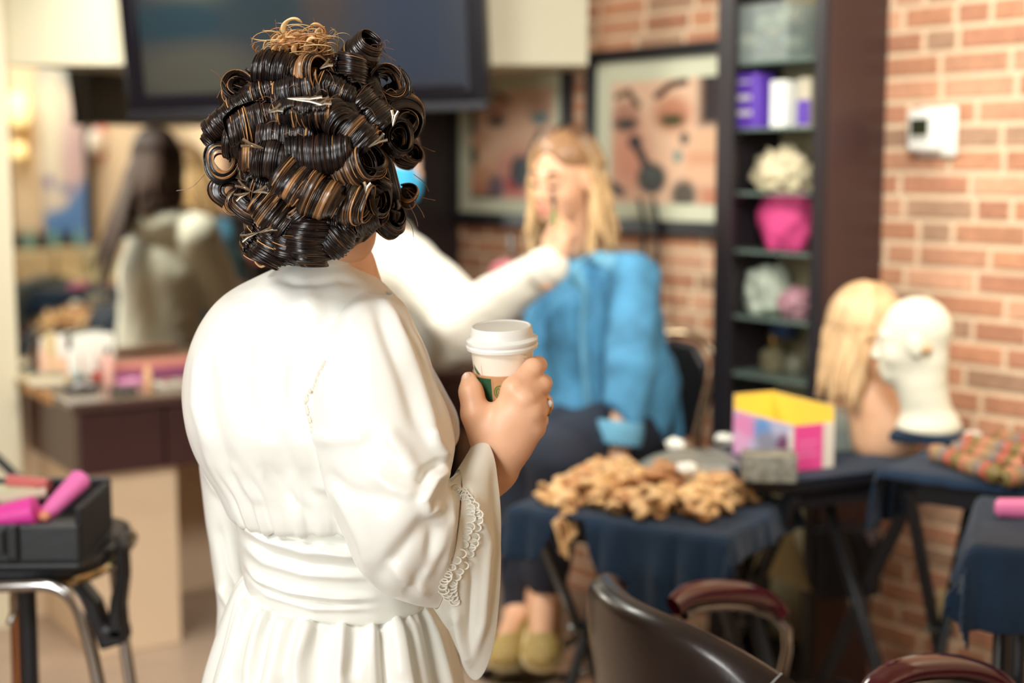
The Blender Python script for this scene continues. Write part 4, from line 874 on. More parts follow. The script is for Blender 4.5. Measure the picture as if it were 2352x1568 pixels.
def hand_prims(w, R, s=1.0, curl=(.4, .5, .4), spread=.0, right=True, thumb=((.022, .03, .0), (.040, .055, .012), (.038, .082, .022)), fingers=None):
    """w wrist, R columns: across (thumb side +x), along the fingers, out of the back of the hand"""
    w = np.array(w); L = lambda p: w+R@(np.array(p)*s)
    pr = [(ell_(L((0, .048, 0)), np.array((.036, .048, .014))*s, R), .02), (cap_(L((0, -.05, 0)), L((0, .02, 0)), .024*s, .025*s), .02)]
    ln = ((.042, .026, .020), (.046, .029, .021), (.043, .027, .021), (.033, .021, .019)); xs = (.027, .0095, -.009, -.026)
    for i in range(4):
        c = curl if fingers is None else fingers[i]; p = np.array((xs[i], .088-(i == 3)*.010-(i == 0)*.003, .0)); a = 0; pts = [np.array((xs[i]*.8, .05, 0)), p]
        for l, q in zip(ln[i], c):
            a += q; d = np.array((spread*(1.5-i)*.12, math.cos(a), -math.sin(a))); p = p+d*l; pts.append(p)
        r = (.0105, .0098, .0088, .0080, .0066) if i < 3 else (.009, .0085, .0075, .0068, .0058)
        ch = chain([L(q) for q in pts], [x*s for x in r]); pr += [(q, .006 if k else .012) for k, q in enumerate(ch)]
    ch = chain([L(q) for q in thumb], [.0135*s, .0115*s, .0095*s]); pr += [(q, .010) for q in ch]
    return pr
def hair_tubes(name, parent, L, specs, m, root, tip, s=.95, ridge=.2, seg=7):
    """long locks: start on the crown, follow the skull, then fall; specs = (azimuth deg from the face, length, width, flare, wave, forward shift)"""
    paths = []; ws = []; cols = []
    for az, ln, w, fl, wv, sh in specs:
        a = math.radians(az); n1, n2 = 14, 18; pts = []
        for t in np.linspace(math.radians(8), math.radians(98), n1): pts.append((math.sin(t)*math.sin(a)*.084, -.012+math.sin(t)*math.cos(a)*.101, .03+math.cos(t)*.099))
        x, y, z = pts[-1]
        for t in np.linspace(0, 1, n2)[1:]: pts.append((x*(1+fl*t)+wv*math.sin(t*7+az), y*(1+fl*t*.5)+sh*t+wv*math.cos(t*6+az), z-ln*t))
        P_ = np.array([L(*p) for p in pts]); n = len(P_); tt = np.linspace(0, 1, n)
        paths.append(P_); ws.append(w*np.sqrt(np.clip(1-tt**5, .05, 1))); cols.append(np.array([root*(1-k)+tip*k for k in np.clip(tt*2.2-.25, 0, 1)]))
    VV = []; FF = []; CC = []; k = 0
    for pth, w, col in zip(paths, ws, cols):
        V, Q, _c = lock_mesh([pth], [w], [np.ones(3)], seg, ridge); sh = random.uniform(.8, 1.12)
        VV.append(V); FF.append(Q+k); k += len(V); CC.append(np.repeat(col, seg, 0)*sh)
    me = mk(np.concatenate(VV), np.concatenate(FF)); colour(me, np.concatenate(CC)); return link(name, me, m, parent, True)
def crown(par, L, R, col, m, s=.95):
    c = np.array(L(0, -.018, .060)); V, Q = skin([ell_(c, np.array((.080, .093, .070))*s, R)], .004, .01, [(ell_(L(.0, .105, .012), np.array((.060, .058, .084))*s, R), .012)], lambda p: .002*vnoise(p*np.array((1, 1, .3)), 4, 110))
    me = mk(V, Q); colour(me, np.zeros((len(V), 3))+col); return link('hair_crown', me, m, par, True)
hair_b = mat('hair_blonde', (255, 255, 255), .38, attr='Col', noise=.15, scale=60, stretch=(1, 1, .1))
def tubepart(name, pts, r, m, par, n=16, flat=1, seg=8): return MB().tube(curve(pts, n), [r*(.35+.65*math.sin(math.pi*(i+.5)/n)) for i in range(n)], seg, flat=flat).build(name, m, par, world=True)

# ------------------------------------------------------------------ seated woman in the blue shirt
NP = lambda *a: np.array(P(*a))
HCc = NP(1296, 408, 3.66); Rc = frame((-.66, -.73, -.20), (.10, 0, 1))
cl = thing('person', 'seated blonde woman in a loose blue denim shirt having her cheek made up', 'person', P(1400, 1180, 3.72))
pr, cuts, Lc = head_prims(HCc, Rc)
head = skin(pr, .0042, .02, cuts)
nb = NP(1362, 575, 3.76); shL = NP(1456, 640, 3.57); shR = NP(1282, 640, 3.84); elL = NP(1452, 850, 3.40); wrL = NP(1420, 1040, 3.34); elR = NP(1240, 800, 3.78); wrR = NP(1300, 950, 3.62)
hpL, hpR = NP(1452, 985, 3.66), NP(1380, 985, 3.80); knL, knR = NP(1290, 1045, 3.27), NP(1208, 1030, 3.38); anL, anR = NP(1250, 1375, 3.36), NP(1196, 1402, 3.44)
body = [(cap_(nb, NP(1385, 740, 3.70), .06, .12), .05), (cap_(NP(1385, 740, 3.70), (hpL+hpR)/2, .115, .14), .05), (cap_(shL, shR, .055, .055), .05)]
body += [(q, .03) for q in chain([shL, elL, wrL], [.05, .040, .026])+chain([shR, elR, wrR], [.05, .04, .026])]
body += [(q, .04) for q in chain([hpL, knL, anL], [.085, .058, .036])+chain([hpR, knR, anR], [.085, .058, .036])]
ftL, ftR = NP(1245, 1500, 3.16), NP(1165, 1500, 3.24)
body += [(cap_(anL, ftL+np.array((0, .03, .02)), .036, .03), .03), (cap_(anR, ftR+np.array((0, .03, .02)), .036, .03), .03)]
bd = skin(body, .009, .04)
hL = skin(hand_prims(wrL, frame((-.25, -.35, -.9), (-.5, -.7, .3)), 1.0), .004, .01)
hR = skin(hand_prims(wrR, frame((-.1, -.6, -.6), (0, -.5, .8)), 1.0), .004, .01)
V, Q = join([head, bd, hL, hR]); link('body', mk(V, Q), skin_l, cl, True)
lipm = mat('lip_pink', (214, 120, 112), .35); browm = mat('brow_brown', (120, 84, 58), .7)
for q in (-1, 1):
    tubepart('eyebrow', [Lc(q*.014, .088, .026), Lc(q*.03, .086, .032), Lc(q*.048, .070, .026)], .0062, browm, cl)
    tubepart('eyelash', [Lc(q*.018, .086, -.002), Lc(q*.031, .0895, -.005), Lc(q*.044, .079, -.001)], .0045, mat('lash', (66, 46, 40), .7), cl)
tubepart('lips', [Lc(-.021, .088, -.062), Lc(-.008, .0955, -.0625), Lc(.008, .0955, -.0625), Lc(.021, .088, -.062)], .0055, lipm, cl); tubepart('lips', [Lc(-.018, .088, -.068), Lc(0, .0955, -.072), Lc(.018, .088, -.068)], .006, lipm, cl)
lk = []
for i in range(90):
    az = random.uniform(62, 268); lk.append((az, random.uniform(.17, .24), random.uniform(.011, .017), random.uniform(.1, .5), .005, .02 if abs(az) < 100 else 0))
for i in range(8): lk.append((random.uniform(52, 62), random.uniform(.14, .2), .008, random.uniform(.1, .2), .004, -.01))
for i in range(7): lk.append((random.uniform(-100, -92), random.uniform(.22, .30), .010, random.uniform(.1, .3), .004, .05))
hr = hair_tubes('hair', cl, Lc, lk, hair_b, lina((104, 72, 50)), lina((232, 194, 142)))
crown(hr, Lc, Rc, lina((150, 112, 78)), hair_b)
# shirt
den = mat('denim_blue', (78, 144, 184), .85, noise=.28, scale=14, bump=.2, bscale=400); den2 = mat('denim_pale', (108, 170, 200), .85, noise=.25, scale=14)
ch = NP(1388, 745, 3.69); wa = NP(1400, 900, 3.70)
sh = [(cap_(nb+np.array((0, .02, -.05)), ch, .075, .140), .06), (cap_(ch, wa, .142, .165), .06), (cap_(shL, shR, .066, .072), .05), (cap_(wa, NP(1400, 955, 3.68), .165, .170), .05), (cap_(NP(1500, 850, 3.74), NP(1535, 990, 3.76), .05, .045), .05)]
sh += [(q, .018) for q in chain([shL, elL, wrL+np.array((.0, .0, .03))], [.066, .062, .050])+chain([shR, elR, wrR], [.075, .06, .045])]
wn = lambda p: .006*vnoise(p*np.array((1, 1, .6)), 3, 14)+.004*vnoise(p, 5, 30)
V, Q = skin(sh, .0085, .04, [(cap_(NP(1400, 1115, 3.62), NP(1330, 1060, 3.3), .15, .15), .02)], wn); link('denim_shirt', mk(V, Q), den, cl, True)
for q, lab in (((NP(1352, 588, 3.62), NP(1318, 622, 3.56), NP(1345, 668, 3.53)), 0), ((NP(1362, 585, 3.62), NP(1420, 610, 3.55), NP(1430, 655, 3.50)), 1)):
    b = MB(); b.tube(curve(q, 14), [.014, .018, .020, .022, .023, .024, .025, .025, .024, .022, .020, .016, .012, .006], 10, flat=.25); b.build('collar', den2, cl, world=True)
b = MB(); b.tube(curve([wrL+np.array((.006, .01, .075)), wrL+np.array((0, 0, .02))], 6), [.055, .057, .058, .058, .057, .054], 16); b.build('cuff', den2, cl, world=True)
b = MB(); pk_ = [NP(1345, 668, 3.525), NP(1340, 760, 3.535), NP(1345, 850, 3.525), NP(1352, 930, 3.515)]; b.tube(curve(pk_, 20), .014, 8, flat=.3); b.build('placket', den2, cl, world=True)
# trousers and shoes
jean = mat('dark_jeans', (30, 38, 54), .8, noise=.15, scale=30)
tr_ = [(cap_((hpL+hpR)/2+np.array((0, 0, .04)), (hpL+hpR)/2, .135, .14), .04)]+[(q, .04) for q in chain([hpL, knL, anL+(knL-anL)*.16], [.105, .075, .052])+chain([hpR, knR, anR+(knR-anR)*.05], [.105, .075, .050])]
V, Q = skin(tr_, .0085, .04, [], lambda p: .004*vnoise(p, 9, 22)); link('jeans', mk(V, Q), jean, cl, True)
gold = mat('gold_glitter', (196, 166, 92), .5, noise=.5, scale=160, bump=.5, bscale=300, spec=.8); crm = mat('cream_sole', (228, 212, 164), .6)
for an, ft in ((anL, ftL), (anR, ftR)):
    d = unit((ft-an)*np.array((1, 1, 0))); zf = ft[2]
    he = an*np.array((1, 1, 0))-d*.02+np.array((0, 0, zf)); V, Q = skin([(cap_(he+np.array((0, 0, .035)), ft+np.array((0, 0, .005)), .040, .036), .02), (ell_(ft+d*.015, (.045, .05, .032), frame(d)), .03), (cap_(he+np.array((0, 0, .04)), he+np.array((0, 0, .065)), .04, .036), .02)], .005, .02, [(ell_(an+np.array((0, 0, .035)), (.034, .034, .05)), .005), (cap_(he+np.array((0, 0, -.27)), ft+np.array((0, 0, -.27)), .24, .24), .004)])
    so = link('shoe', mk(V, Q), gold, cl, True)
    V, Q = skin([(cap_(he+np.array((0, 0, .0)), ft+d*.012, .044, .049), .02)], .005, .02, [(cap_(he+np.array((0, 0, .32)), ft+np.array((0, 0, .32)), .315, .315), .003), (cap_(he+np.array((0, 0, -.33)), ft+np.array((0, 0, -.33)), .305, .305), .003)]); link('sole', mk(V, Q), crm, so, True)
# her chair: bentwood-like chrome frame, black back and seat, pole with footrest
th = thing('makeup_chair', 'black padded chair with a chrome frame under the seated woman', 'chair', P(1430, 1200, 3.8))
zsx = float((hpL+hpR)[2]/2)-.11; sx, sy = float((hpL+hpR)[0]/2), float((hpL+hpR)[1]/2)
bkd = Rc[:, 1].copy(); bkd[2] = 0; bkd = -unit((-.6, -.8, 0)); rt = np.array((bkd[1], -bkd[0], 0))
MB().box((sx, sy, zsx-.03), (.44, .44, .06), math.atan2(bkd[1], bkd[0]), .02).build('seat', bk_v, th, world=True)
bp = np.array((sx, sy, zsx))+bkd*.20
fr_pts = [NP(1600, 1040, 3.86), NP(1612, 960, 3.87), NP(1640, 860, 3.88), NP(1632, 800, 3.90), NP(1590, 770, 3.93), NP(1540, 765, 3.97), NP(1480, 775, 4.02)]
b = MB(); b.tube(curve(fr_pts, 50), .0105, 10); b.build('back_frame', mat('frame_champagne', (170, 150, 122), .25, metal=1), th, world=True)
b = MB(); b.prism([P(1500, 1000, 3.95), P(1585, 1010, 3.88), P(1615, 880, 3.87), P(1622, 840, 3.88), P(1595, 790, 3.91), P(1545, 778, 3.95), P(1490, 785, 3.98)], (.015, .03, 0)); b.build('backrest', bk_v, th, world=True, smooth=False, bev=.012)
b = MB(); b.lathe([(.22, 0), (.22, .015), (.04, .03), (.03, zsx-.06)], 24, (sx, sy, 0)); b.build('pedestal', chrome, th, world=True)
fz = float(min(ftL[2], ftR[2]))-.055
b = MB(); fcx, fcy = float((ftL+ftR)[0]/2), float((ftL+ftR)[1]/2)+.05; b.box((fcx+.02, fcy, fz), (.26, .16, .016), math.radians(35), .006); b.tube([(fcx, fcy+.03, fz), (sx, sy, max(fz, .08))], .014, 10); b.build('footrest', chrome, th, world=True)
b = MB(); b.tube([P(1158, 1180, 3.5), P(1158, 1425, 3.5)], .013, 10); b.ball(tuple(P(1158, 1432, 3.5)), .017, 12); b.build('foot_lever', chrome, th, world=True)

# ------------------------------------------------------------------ makeup artist in the cream hoodie
HA = NP(892, 366, 3.90); Ra = frame((.90, -.40, -.14)); ar = thing('person', 'makeup artist in a cream hoodie reaching a brush to the seated woman', 'person', P(900, 1300, 4.0))
ar.location.z = 0
pr, cuts, La = head_prims(HA, Ra); head = skin(pr, .0045, .02, cuts)
nbA = NP(885, 532, 3.93); sR = NP(930, 606, 3.80); sL = nbA+np.array((-.02, .17, -.08)); eR = NP(1072, 738, 3.70); wR = NP(1266, 606, 3.50); eL = sL+np.array((.14, .02, -.25)); wL = eL+np.array((.20, -.12, .02))
hp = nbA+np.array((-.06, .0, -.56)); hips = [hp+np.array((0, -.09, 0)), hp+np.array((0, .09, 0))]
body = [(cap_(nbA, nbA+np.array((-.02, 0, -.2)), .055, .12), .05), (cap_(nbA+np.array((-.02, 0, -.2)), hp, .115, .135), .05), (cap_(sL, sR, .05, .05), .05)]+[(q, .03) for q in chain([sR, eR, wR], [.05, .042, .027])+chain([sL, eL, wL], [.05, .04, .026])]
kz = (hp[2])*.52
for i, h in enumerate(hips):
    kn = np.array((h[0]+.03, h[1], kz)); an = np.array((h[0]-.01, h[1], .07)); body += [(q, .03) for q in chain([h, kn, an, an+np.array((.15, -.03, -.03))], [.085, .055, .038, .03])]
bd = skin(body, .0095, .04)
# the hand with the brush at the cheek
RhA = frame(unit(NP(1300, 480, 3.50)-wR), (-.35, -.9, .2))
Rh = np.stack([-RhA[:, 0], RhA[:, 1], RhA[:, 2]], 1)
hA = skin(hand_prims(wR, Rh, .92, fingers=((.7, .9, .5), (.9, 1.1, .6), (1.1, 1.2, .7), (1.1, 1.3, .7)), thumb=((.022, .025, -.005), (.036, .060, -.018), (.028, .088, -.028))), .0035, .01)
hB_ = skin(hand_prims(wL, frame((.9, -.3, .1), (0, -.3, .9)), 1.0), .005, .01)
V, Q = join([head, bd, hA, hB_]); link('body', mk(V, Q), skin_l, ar, True)
cream = mat('cream_fleece', (238, 234, 218), .9, noise=.04, scale=8, bump=.12, bscale=120, sheen=.2)
ho = [(cap_(nbA+np.array((0, 0, -.06)), nbA+np.array((-.02, 0, -.22)), .085, .145), .06), (cap_(nbA+np.array((-.02, 0, -.22)), hp+np.array((0, 0, -.06)), .15, .165), .06), (cap_(sL, sR, .078, .078), .05)]
ho += [(q, .035) for q in chain([sR, eR, wR-unit(wR-eR)*.01], [.082, .080, .046])+chain([sL, eL, wL], [.08, .07, .048])]
ho += [(ell_(nbA+np.array((-.085, .02, -.03)), (.075, .12, .07)), .02), (cap_(nbA+np.array((.02, -.075, -.01)), nbA+np.array((.03, .075, -.01)), .035, .035), .02)]
V, Q = skin(ho, .0085, .04, [(cap_(NP(880, 450, 3.91), NP(884, 545, 3.92), .058, .06), .01)], lambda p: .007*vnoise(p*np.array((1, 1, .7)), 2, 11)+.003*vnoise(p, 6, 26)); link('hoodie', mk(V, Q), cream, ar, True)
b = MB(); b.tube(curve([wR-unit(wR-eR)*.05, wR-unit(wR-eR)*.004], 6), [.046, .050, .051, .051, .049, .045], 18); b.build('cuff', cream, ar, world=True)
pr_ = [(cap_(hp+np.array((0, 0, .02)), hp, .14, .145), .04)]
for h in hips: pr_ += [(q, .03) for q in chain([h, np.array((h[0]+.03, h[1], kz)), np.array((h[0]-.01, h[1], .12))], [.105, .07, .055])]
V, Q = skin(pr_, .01, .04); link('trousers', mk(V, Q), jean, ar, True)
for h in hips:
    V, Q = skin([(cap_((h[0]-.03, h[1], .045), (h[0]+.14, h[1]-.03, .04), .042, .038), .02)], .006, .02, [(cap_((h[0]-.2, h[1], -.3), (h[0]+.3, h[1], -.3), .3, .3), .004)]); link('shoe', mk(V, Q), mat('shoe_black', (30, 30, 32), .5), ar, True)
hair_d = mat('hair_dark', (255, 255, 255), .55, spec=.25, attr='Col')
lk = []
for i in range(130):
    az = random.uniform(72, 288); lk.append((az, random.uniform(.10, .34) if az < 130 else random.uniform(.16, .26), random.uniform(.013, .019), random.uniform(.1, .35), .002, -.06))
for i in range(26): lk.append((random.uniform(95, 150), random.uniform(.42, .52), random.uniform(.012, .016), random.uniform(.9, 1.5), .003, -.13))
ha_ = hair_tubes('hair', ar, La, lk, hair_d, lina((30, 20, 20)), lina((62, 40, 30)))
crown(ha_, La, Ra, lina((34, 24, 22)), hair_d)
for q in (-1, 1):
    tubepart('eyebrow', [La(q*.014, .088, .026), La(q*.03, .086, .032), La(q*.048, .070, .026)], .005, mat('brow_dark', (52, 36, 30), .7), ar)
    b = MB(); b.ball(tuple(La(q*.031, .0805, .004)), .0105, 14); eo = b.build('eye', mat('eye_white', (236, 230, 222), .2), ar, world=True)
    b = MB(); b.ball(tuple(La(q*.0315, .0872, .004)), .0048, 10); b.build('iris', mat('iris_brown', (60, 40, 30), .2), eo, world=True)
    tubepart('eyelash', [La(q*.018, .088, .008), La(q*.031, .0915, .011), La(q*.044, .081, .008)], .0026, mat('lash', (66, 46, 40), .7), ar)
# blue face mask
mk_m = mat('mask_blue', (62, 178, 226), .7); b = MB()
g = []
for v in np.linspace(-1, 1, 12):
    g.append([La(math.sin(a)*.066, .02+math.cos(a)*(.085-.012*v*v)+.006, -.058-.046*v) for a in np.linspace(-1.25, 1.25, 16)])
g = np.array(g); me = mk(g.reshape(-1, 3), gridf(12, 16)); o = link('face_mask', me, mk_m, ar, True); s = o.modifiers.new('t', 'SOLIDIFY'); s.thickness = .003
for q in (-1, 1): tubepart('mask_loop', [La(q*.064, .045, -.02), La(q*.078, .01, .0), La(q*.078, -.018, -.02), La(q*.066, .03, -.075)], .0018, mat('white_elastic', (240, 240, 238), .7), ar)
# brush
tip = NP(1270, 446, 3.50); tl = NP(1274, 516, 3.43); d = unit(tip-tl)
th = thing('makeup_brush', 'slim makeup brush in the artist hand touching the seated woman cheek', 'brush', tuple(tl))
b = MB(); b.tube([Vector(tl-d*.01), Vector(tl), Vector(tl+d*.03), Vector(tl+d*.05)], [.004, .006, .0065, .005], 12); b.build('handle', mat('brush_green', (86, 120, 46), .3), th, world=True)
b = MB(); b.tube([Vector(tl+d*.0505), Vector(tl+d*.07)], [.0052, .0055], 12); b.build('ferrule', mat('brush_black', (40, 34, 34), .3), th, world=True)
b = MB(); b.tube([Vector(tl+d*.0705), Vector(tl+d*.085), Vector(tip+d*.004)], [.006, .0085, .003], 12); b.build('bristles', mat('bristle', (60, 44, 40), .8), th, world=True)
# pink sponge bag beyond her sleeve, at the wall
q = NP(1158, 640, 4.15); crumple('pink_pouch', Vector(q)-Vector((0, 0, .05)), (.055, .05, .06), mat('salmon_pink', (242, 150, 160), .7), 'salmon pink pouch hanging behind the artist sleeve by the brick wall', 'pouch', 31, .15, 2)
q = NP(1176, 590, 4.3); b = MB(); b.tube([P(1172, 540, 4.35), P(1178, 610, 4.35)], .012, 10); tag(b.build('metal_hook', chrome), 'small chrome hook on the brick wall below the left poster', 'hook')
for i, x in enumerate((1478, 1508)):
    b = MB(); b.tube(curve([P(x-10, 455, 4.2), P(x, 500, 4.2), P(x+2, 560, 4.2), P(x+6, 640, 4.18), P(x+10, 800, 4.15)], 30), .007, 8); tag(b.build('power_cord', black_pl), ('black cord hanging down the right poster, nearer the seated woman', 'black cord hanging down the right poster, nearer the dark tower')[i], 'cord')

# ------------------------------------------------------------------ mannequin heads
ym = 3.05; hw_ = NP(2098, 782, ym); Rm = frame((-.93, .30, -.10)); pr, cuts, Lm = head_prims(hw_, Rm, .80, ears=True, neck=False)
pr += [(cap_(Lm(0, -.03, -.06), NP(2118, 890, ym), .045, .042), .03)]
bs = NP(2134, 968, ym); pr += [(cap_(NP(2118, 890, ym), bs, .042, .058), .04), (ell_(bs+np.array((0, 0, -.012)), (.066, .06, .022)), .03)]
zc_ = bs[2]-.016
V, Q = skin(pr, .0035, .02, cuts+[(cap_(bs+np.array((-.1, 0, -.516)), bs+np.array((.1, 0, -.516)), .5, .5), .004)])
o = link('mannequin_head', mk(V, Q), mat('styrofoam', (240, 238, 216), .8, bump=.15, bscale=300)); tag(o, 'bare white foam mannequin head on a folded navy towel by the brick wall', 'mannequin')
b = MB(); b.ball(tuple(NP(2128, 803, 2.985)), (.013, .008, .009), 10); b.build('ear_stain', mat('stain_tan', (210, 170, 124), .8), o, world=False)
b = MB(); q = NP(2134, 1006, ym); b.box((q[0], q[1], (zT3+.01+zc_)/2), (.15, .13, zc_-zT3-.014), -.5, .012); tag(b.build('folded_towel', navy), 'folded navy towel under the white mannequin head', 'towel')
yb = 3.2; hb_ = NP(1998, 765, yb); Rb = frame((.72, -.66, -.1)); pr, cuts, Lb_ = head_prims(hb_, Rb, .86)
bb = NP(2040, 1020, yb); pr += [(cap_(Lb_(0, -.03, -.15), NP(2030, 945, yb), .05, .06), .03), (cap_(NP(1992, 990, yb+.03), NP(2068, 985, yb-.03), .055, .055), .05), (cap_(NP(2030, 945, yb), NP(2030, 1010, yb), .06, .07), .04)]
V, Q = skin(pr, .0045, .02, cuts+[(cap_(bb+np.array((-.2, 0, -.52)), bb+np.array((.2, 0, -.52)), .5, .5), .005)])
th = thing('mannequin_head', 'blonde long haired training mannequin bust behind the white foam head', 'mannequin', tuple(bb)); link('bust', mk(V, Q), skin_m, th, True)
lk = [(random.choice((-1, 1))*random.uniform(58, 180), random.uniform(.17, .22), random.uniform(.010, .015), random.uniform(0, .3), .003, 0) for i in range(90)]
wg = hair_tubes('wig', th, Lb_, lk, hair_b, lina((232, 194, 146)), lina((232, 196, 150)), .86)
crown(wg, Lb_, Rb, lina((232, 194, 146)), hair_b, .86)
b = MB(); b.box((bb[0], bb[1], (zT2+.01+bb[2]-.022)/2), (.14, .12, max(.01, bb[2]-.022-zT2-.014)), .4, .01); tag(b.build('folded_towel', navy), 'folded navy towel under the blonde training bust', 'towel')
for q in (-1, 1):
    tubepart('eyebrow', [Lb_(q*.014, .088, .026), Lb_(q*.03, .086, .031), Lb_(q*.048, .070, .026)], .0035, browm, th)
    b = MB(); b.ball(tuple(Lb_(q*.031, .0835, .003)), .0085, 12); b.build('eye', mat('eye_dark', (70, 56, 48), .2), th, world=True)
tubepart('lips', [Lb_(-.02, .088, -.064), Lb_(0, .096, -.066), Lb_(.02, .088, -.064)], .007, lipm, th)
# ------------------------------------------------------------------ woman in the white satin robe (foreground)
satin = mat('ivory_satin', (242, 242, 235), .30, spec=.45, sheen=.25, bump=.03, bscale=900)
bridal = thing('person', 'woman in white satin robe with pinned dark curls holding a coffee cup', 'person', P(760, 2400, 1.88)); bridal.location.z = 0
def ring(py, xl, xr, b, Yc=1.86, n=140, dl=0, dr=0, tilt=0, p=2.2):
    a_ = P(xl, py, Yc); c_ = P(xr, py, Yc); cx = (a_.x+c_.x)/2; a = (c_.x-a_.x)/2; th_ = np.linspace(0, 2*np.pi, n, endpoint=False)
    ct, st_ = np.cos(th_), np.sin(th_); x = np.sign(ct)*np.abs(ct)**(2/p); y = np.sign(st_)*np.abs(st_)**(2/p)
    return np.stack([cx+a*x, Yc+b*y, a_.z+tilt*y*b+(-x*dl)], -1)
def weave(V, amp=.0012, sc=40, seed=0): return V+gnormals(V)*(amp*vnoise(V*np.array((1, 1, .45)), seed, sc))[..., None]
def loft(name, rings, n, folds=(), par=bridal, m=None, wave=None, thick=0, seed=0, amp=.0012):
    V = cr(np.array(rings), n)
    if wave is not None: V = wave(V)
    V = weave(V, amp, 40, seed); N = gnormals(V)
    if (N[..., 1][V[..., 1] < V[..., 1].mean()]).mean() > 0: N = -N
    V = fold(V, N, folds); me = mk(V.reshape(-1, 3), gridf(V.shape[0], V.shape[1], False, True)); o = link(name, me, m or satin, par, True)
    if thick: s = o.modifiers.new('t', 'SOLIDIFY'); s.thickness = thick; s.offset = -1
    return o, V
rows = [(588, 668, 812, .055), (606, 648, 826, .066), (630, 600, 852, .078), (660, 540, 890, .094), (700, 492, 925, .108), (760, 456, 955, .122), (830, 433, 985, .132), (900, 425, 1022, .14), (960, 430, 1052, .145), (1010, 446, 1050, .14), (1060, 472, 1010, .13), (1110, 506, 975, .126), (1150, 526, 960, .124), (1176, 540, 950, .119), (1180, 552, 940, .108), (1160, 570, 925, .095)]
fb = [([(585, 700), (592, 850), (620, 1000), (690, 1160)], -.008, 26), ([(640, 760), (650, 900), (700, 1040), (770, 1180)], .006, 24), ([(700, 880), (735, 1000), (800, 1130), (830, 1190)], .007, 22), ([(672, 860), (690, 980), (745, 1120)], -.006, 18), ([(520, 790), (535, 940), (590, 1080), (640, 1150)], .006, 24),
      ([(475, 820), (480, 950), (520, 1080), (560, 1150)], -.005, 16), ([(455, 800), (450, 930), (490, 1060), (540, 1140)], .005, 14), ([(552, 900), (570, 1010), (640, 1140)], -.005, 16), ([(610, 990), (650, 1080), (720, 1180)], .005, 14), ([(545, 680), (565, 760), (570, 830)], .005, 26), ([(640, 640), (700, 655), (780, 640), (830, 650)], -.004, 10), ([(800, 700), (745, 800), (708, 900), (704, 960)], -.003, 9), ([(790, 700), (730, 800), (692, 900), (690, 980)], .003, 9),
      ([(690, 985), (715, 1060), (760, 1140)], .005, 14), ([(600, 1060), (640, 1120), (700, 1180)], -.005, 9), ([(530, 1060), (560, 1110), (600, 1160)], .005, 9), ([(720, 1120), (770, 1170), (820, 1200)], -.004, 10), ([(690, 640), (720, 700), (730, 760)], .004, 22)]
def tuck(V):
    th_ = np.linspace(0, 2*np.pi, V.shape[1], endpoint=False)[None]; k = np.clip((V[..., 2].max()-V[..., 2])/(V[..., 2].max()-V[..., 2].min())-.62, 0, 1)*2.4
    k = k*np.clip((1-np.linspace(0, 1, V.shape[0])[:, None])*6, 0, 1); N = gnormals(V); return V+N*((.0035*np.sin(th_*31)+.0025*np.sin(th_*47+1))*k)[..., None]
robe, RV = loft('robe', [ring(*r) for r in rows], 170, fb, wave=tuck, seed=1)
# stand-up collar
c0r = [ring(600, 652, 826, .066), ring(580, 664, 818, .062), ring(556, 672, 806, .060), ring(548, 676, 800, .057), ring(566, 676, 800, .053)]
loft('collar', c0r, 40, [], par=robe, thick=.003, seed=2)
# sash
rs = [(1138, 550, 952, .098), (1148, 542, 960, .108), (1185, 544, 966, .112), (1225, 549, 972, .112), (1265, 555, 978, .112), (1305, 560, 984, .114), (1335, 566, 990, .114), (1342, 574, 984, .107)]
fs_ = [([(548, 1165), (600, 1195), (680, 1218), (770, 1228), (850, 1230)], .007, 9), ([(548, 1186), (610, 1222), (700, 1246), (850, 1254)], -.006, 8), ([(552, 1205), (610, 1240), (700, 1268), (850, 1276)], .006, 9), ([(556, 1232), (620, 1276), (720, 1300), (850, 1302)], -.006, 10), ([(560, 1250), (610, 1290), (700, 1318), (850, 1326)], .005, 10),
       ([(563, 1290), (590, 1326), (660, 1356), (760, 1372), (860, 1374)], .009, 9), ([(566, 1312), (600, 1348), (680, 1378), (800, 1392)], -.005, 8), ([(572, 1330), (620, 1366), (720, 1396), (860, 1398)], .005, 8), ([(640, 1240), (740, 1262), (830, 1290)], .004, 8)]
sash, SV = loft('sash', [ring(r[0], r[1], r[2], r[3], 1.86, dl=.014, tilt=.16) for r in rs], 110, fs_, seed=3)
# skirt with gathers
sk = [(1322, 578, 975, .098), (1345, 560, 990, .112), (1385, 545, 1004, .125), (1450, 520, 1022, .142), (1560, 488, 1050, .165), (1750, 450, 1085, .185), (2050, 425, 1110, .2), (2350, 420, 1115, .2)]
def gather(V):
    th_ = np.linspace(0, 2*np.pi, V.shape[1], endpoint=False)[None]; k = np.linspace(0, 1, V.shape[0])[:, None]
    N = gnormals(V); w = np.sin(th_*23+.5*np.sin(th_*3))*.006*np.clip(k*5-.25, 0, 1)+np.sin(th_*41+1)*.003*np.clip(1.4-k*2, .2, 1)*np.clip(k*9-.4, 0, 1)+np.sin(th_*11+2*k)*.012*k; return V+N*w[..., None]
skf = [([(720, 1410), (690, 1480), (650, 1568)], .006, 16), ([(830, 1410), (815, 1500), (800, 1568)], -.006, 16), ([(620, 1385), (580, 1460), (545, 1568)], .006, 14), ([(900, 1400), (915, 1480), (925, 1568)], .006, 16)]
skirt, KV = loft('skirt', [ring(r[0], r[1], r[2], r[3], 1.86, n=220, dl=.012*(i < 3), tilt=.14*(i < 2)) for i, r in enumerate(sk)], 150, skf, wave=gather, seed=4)
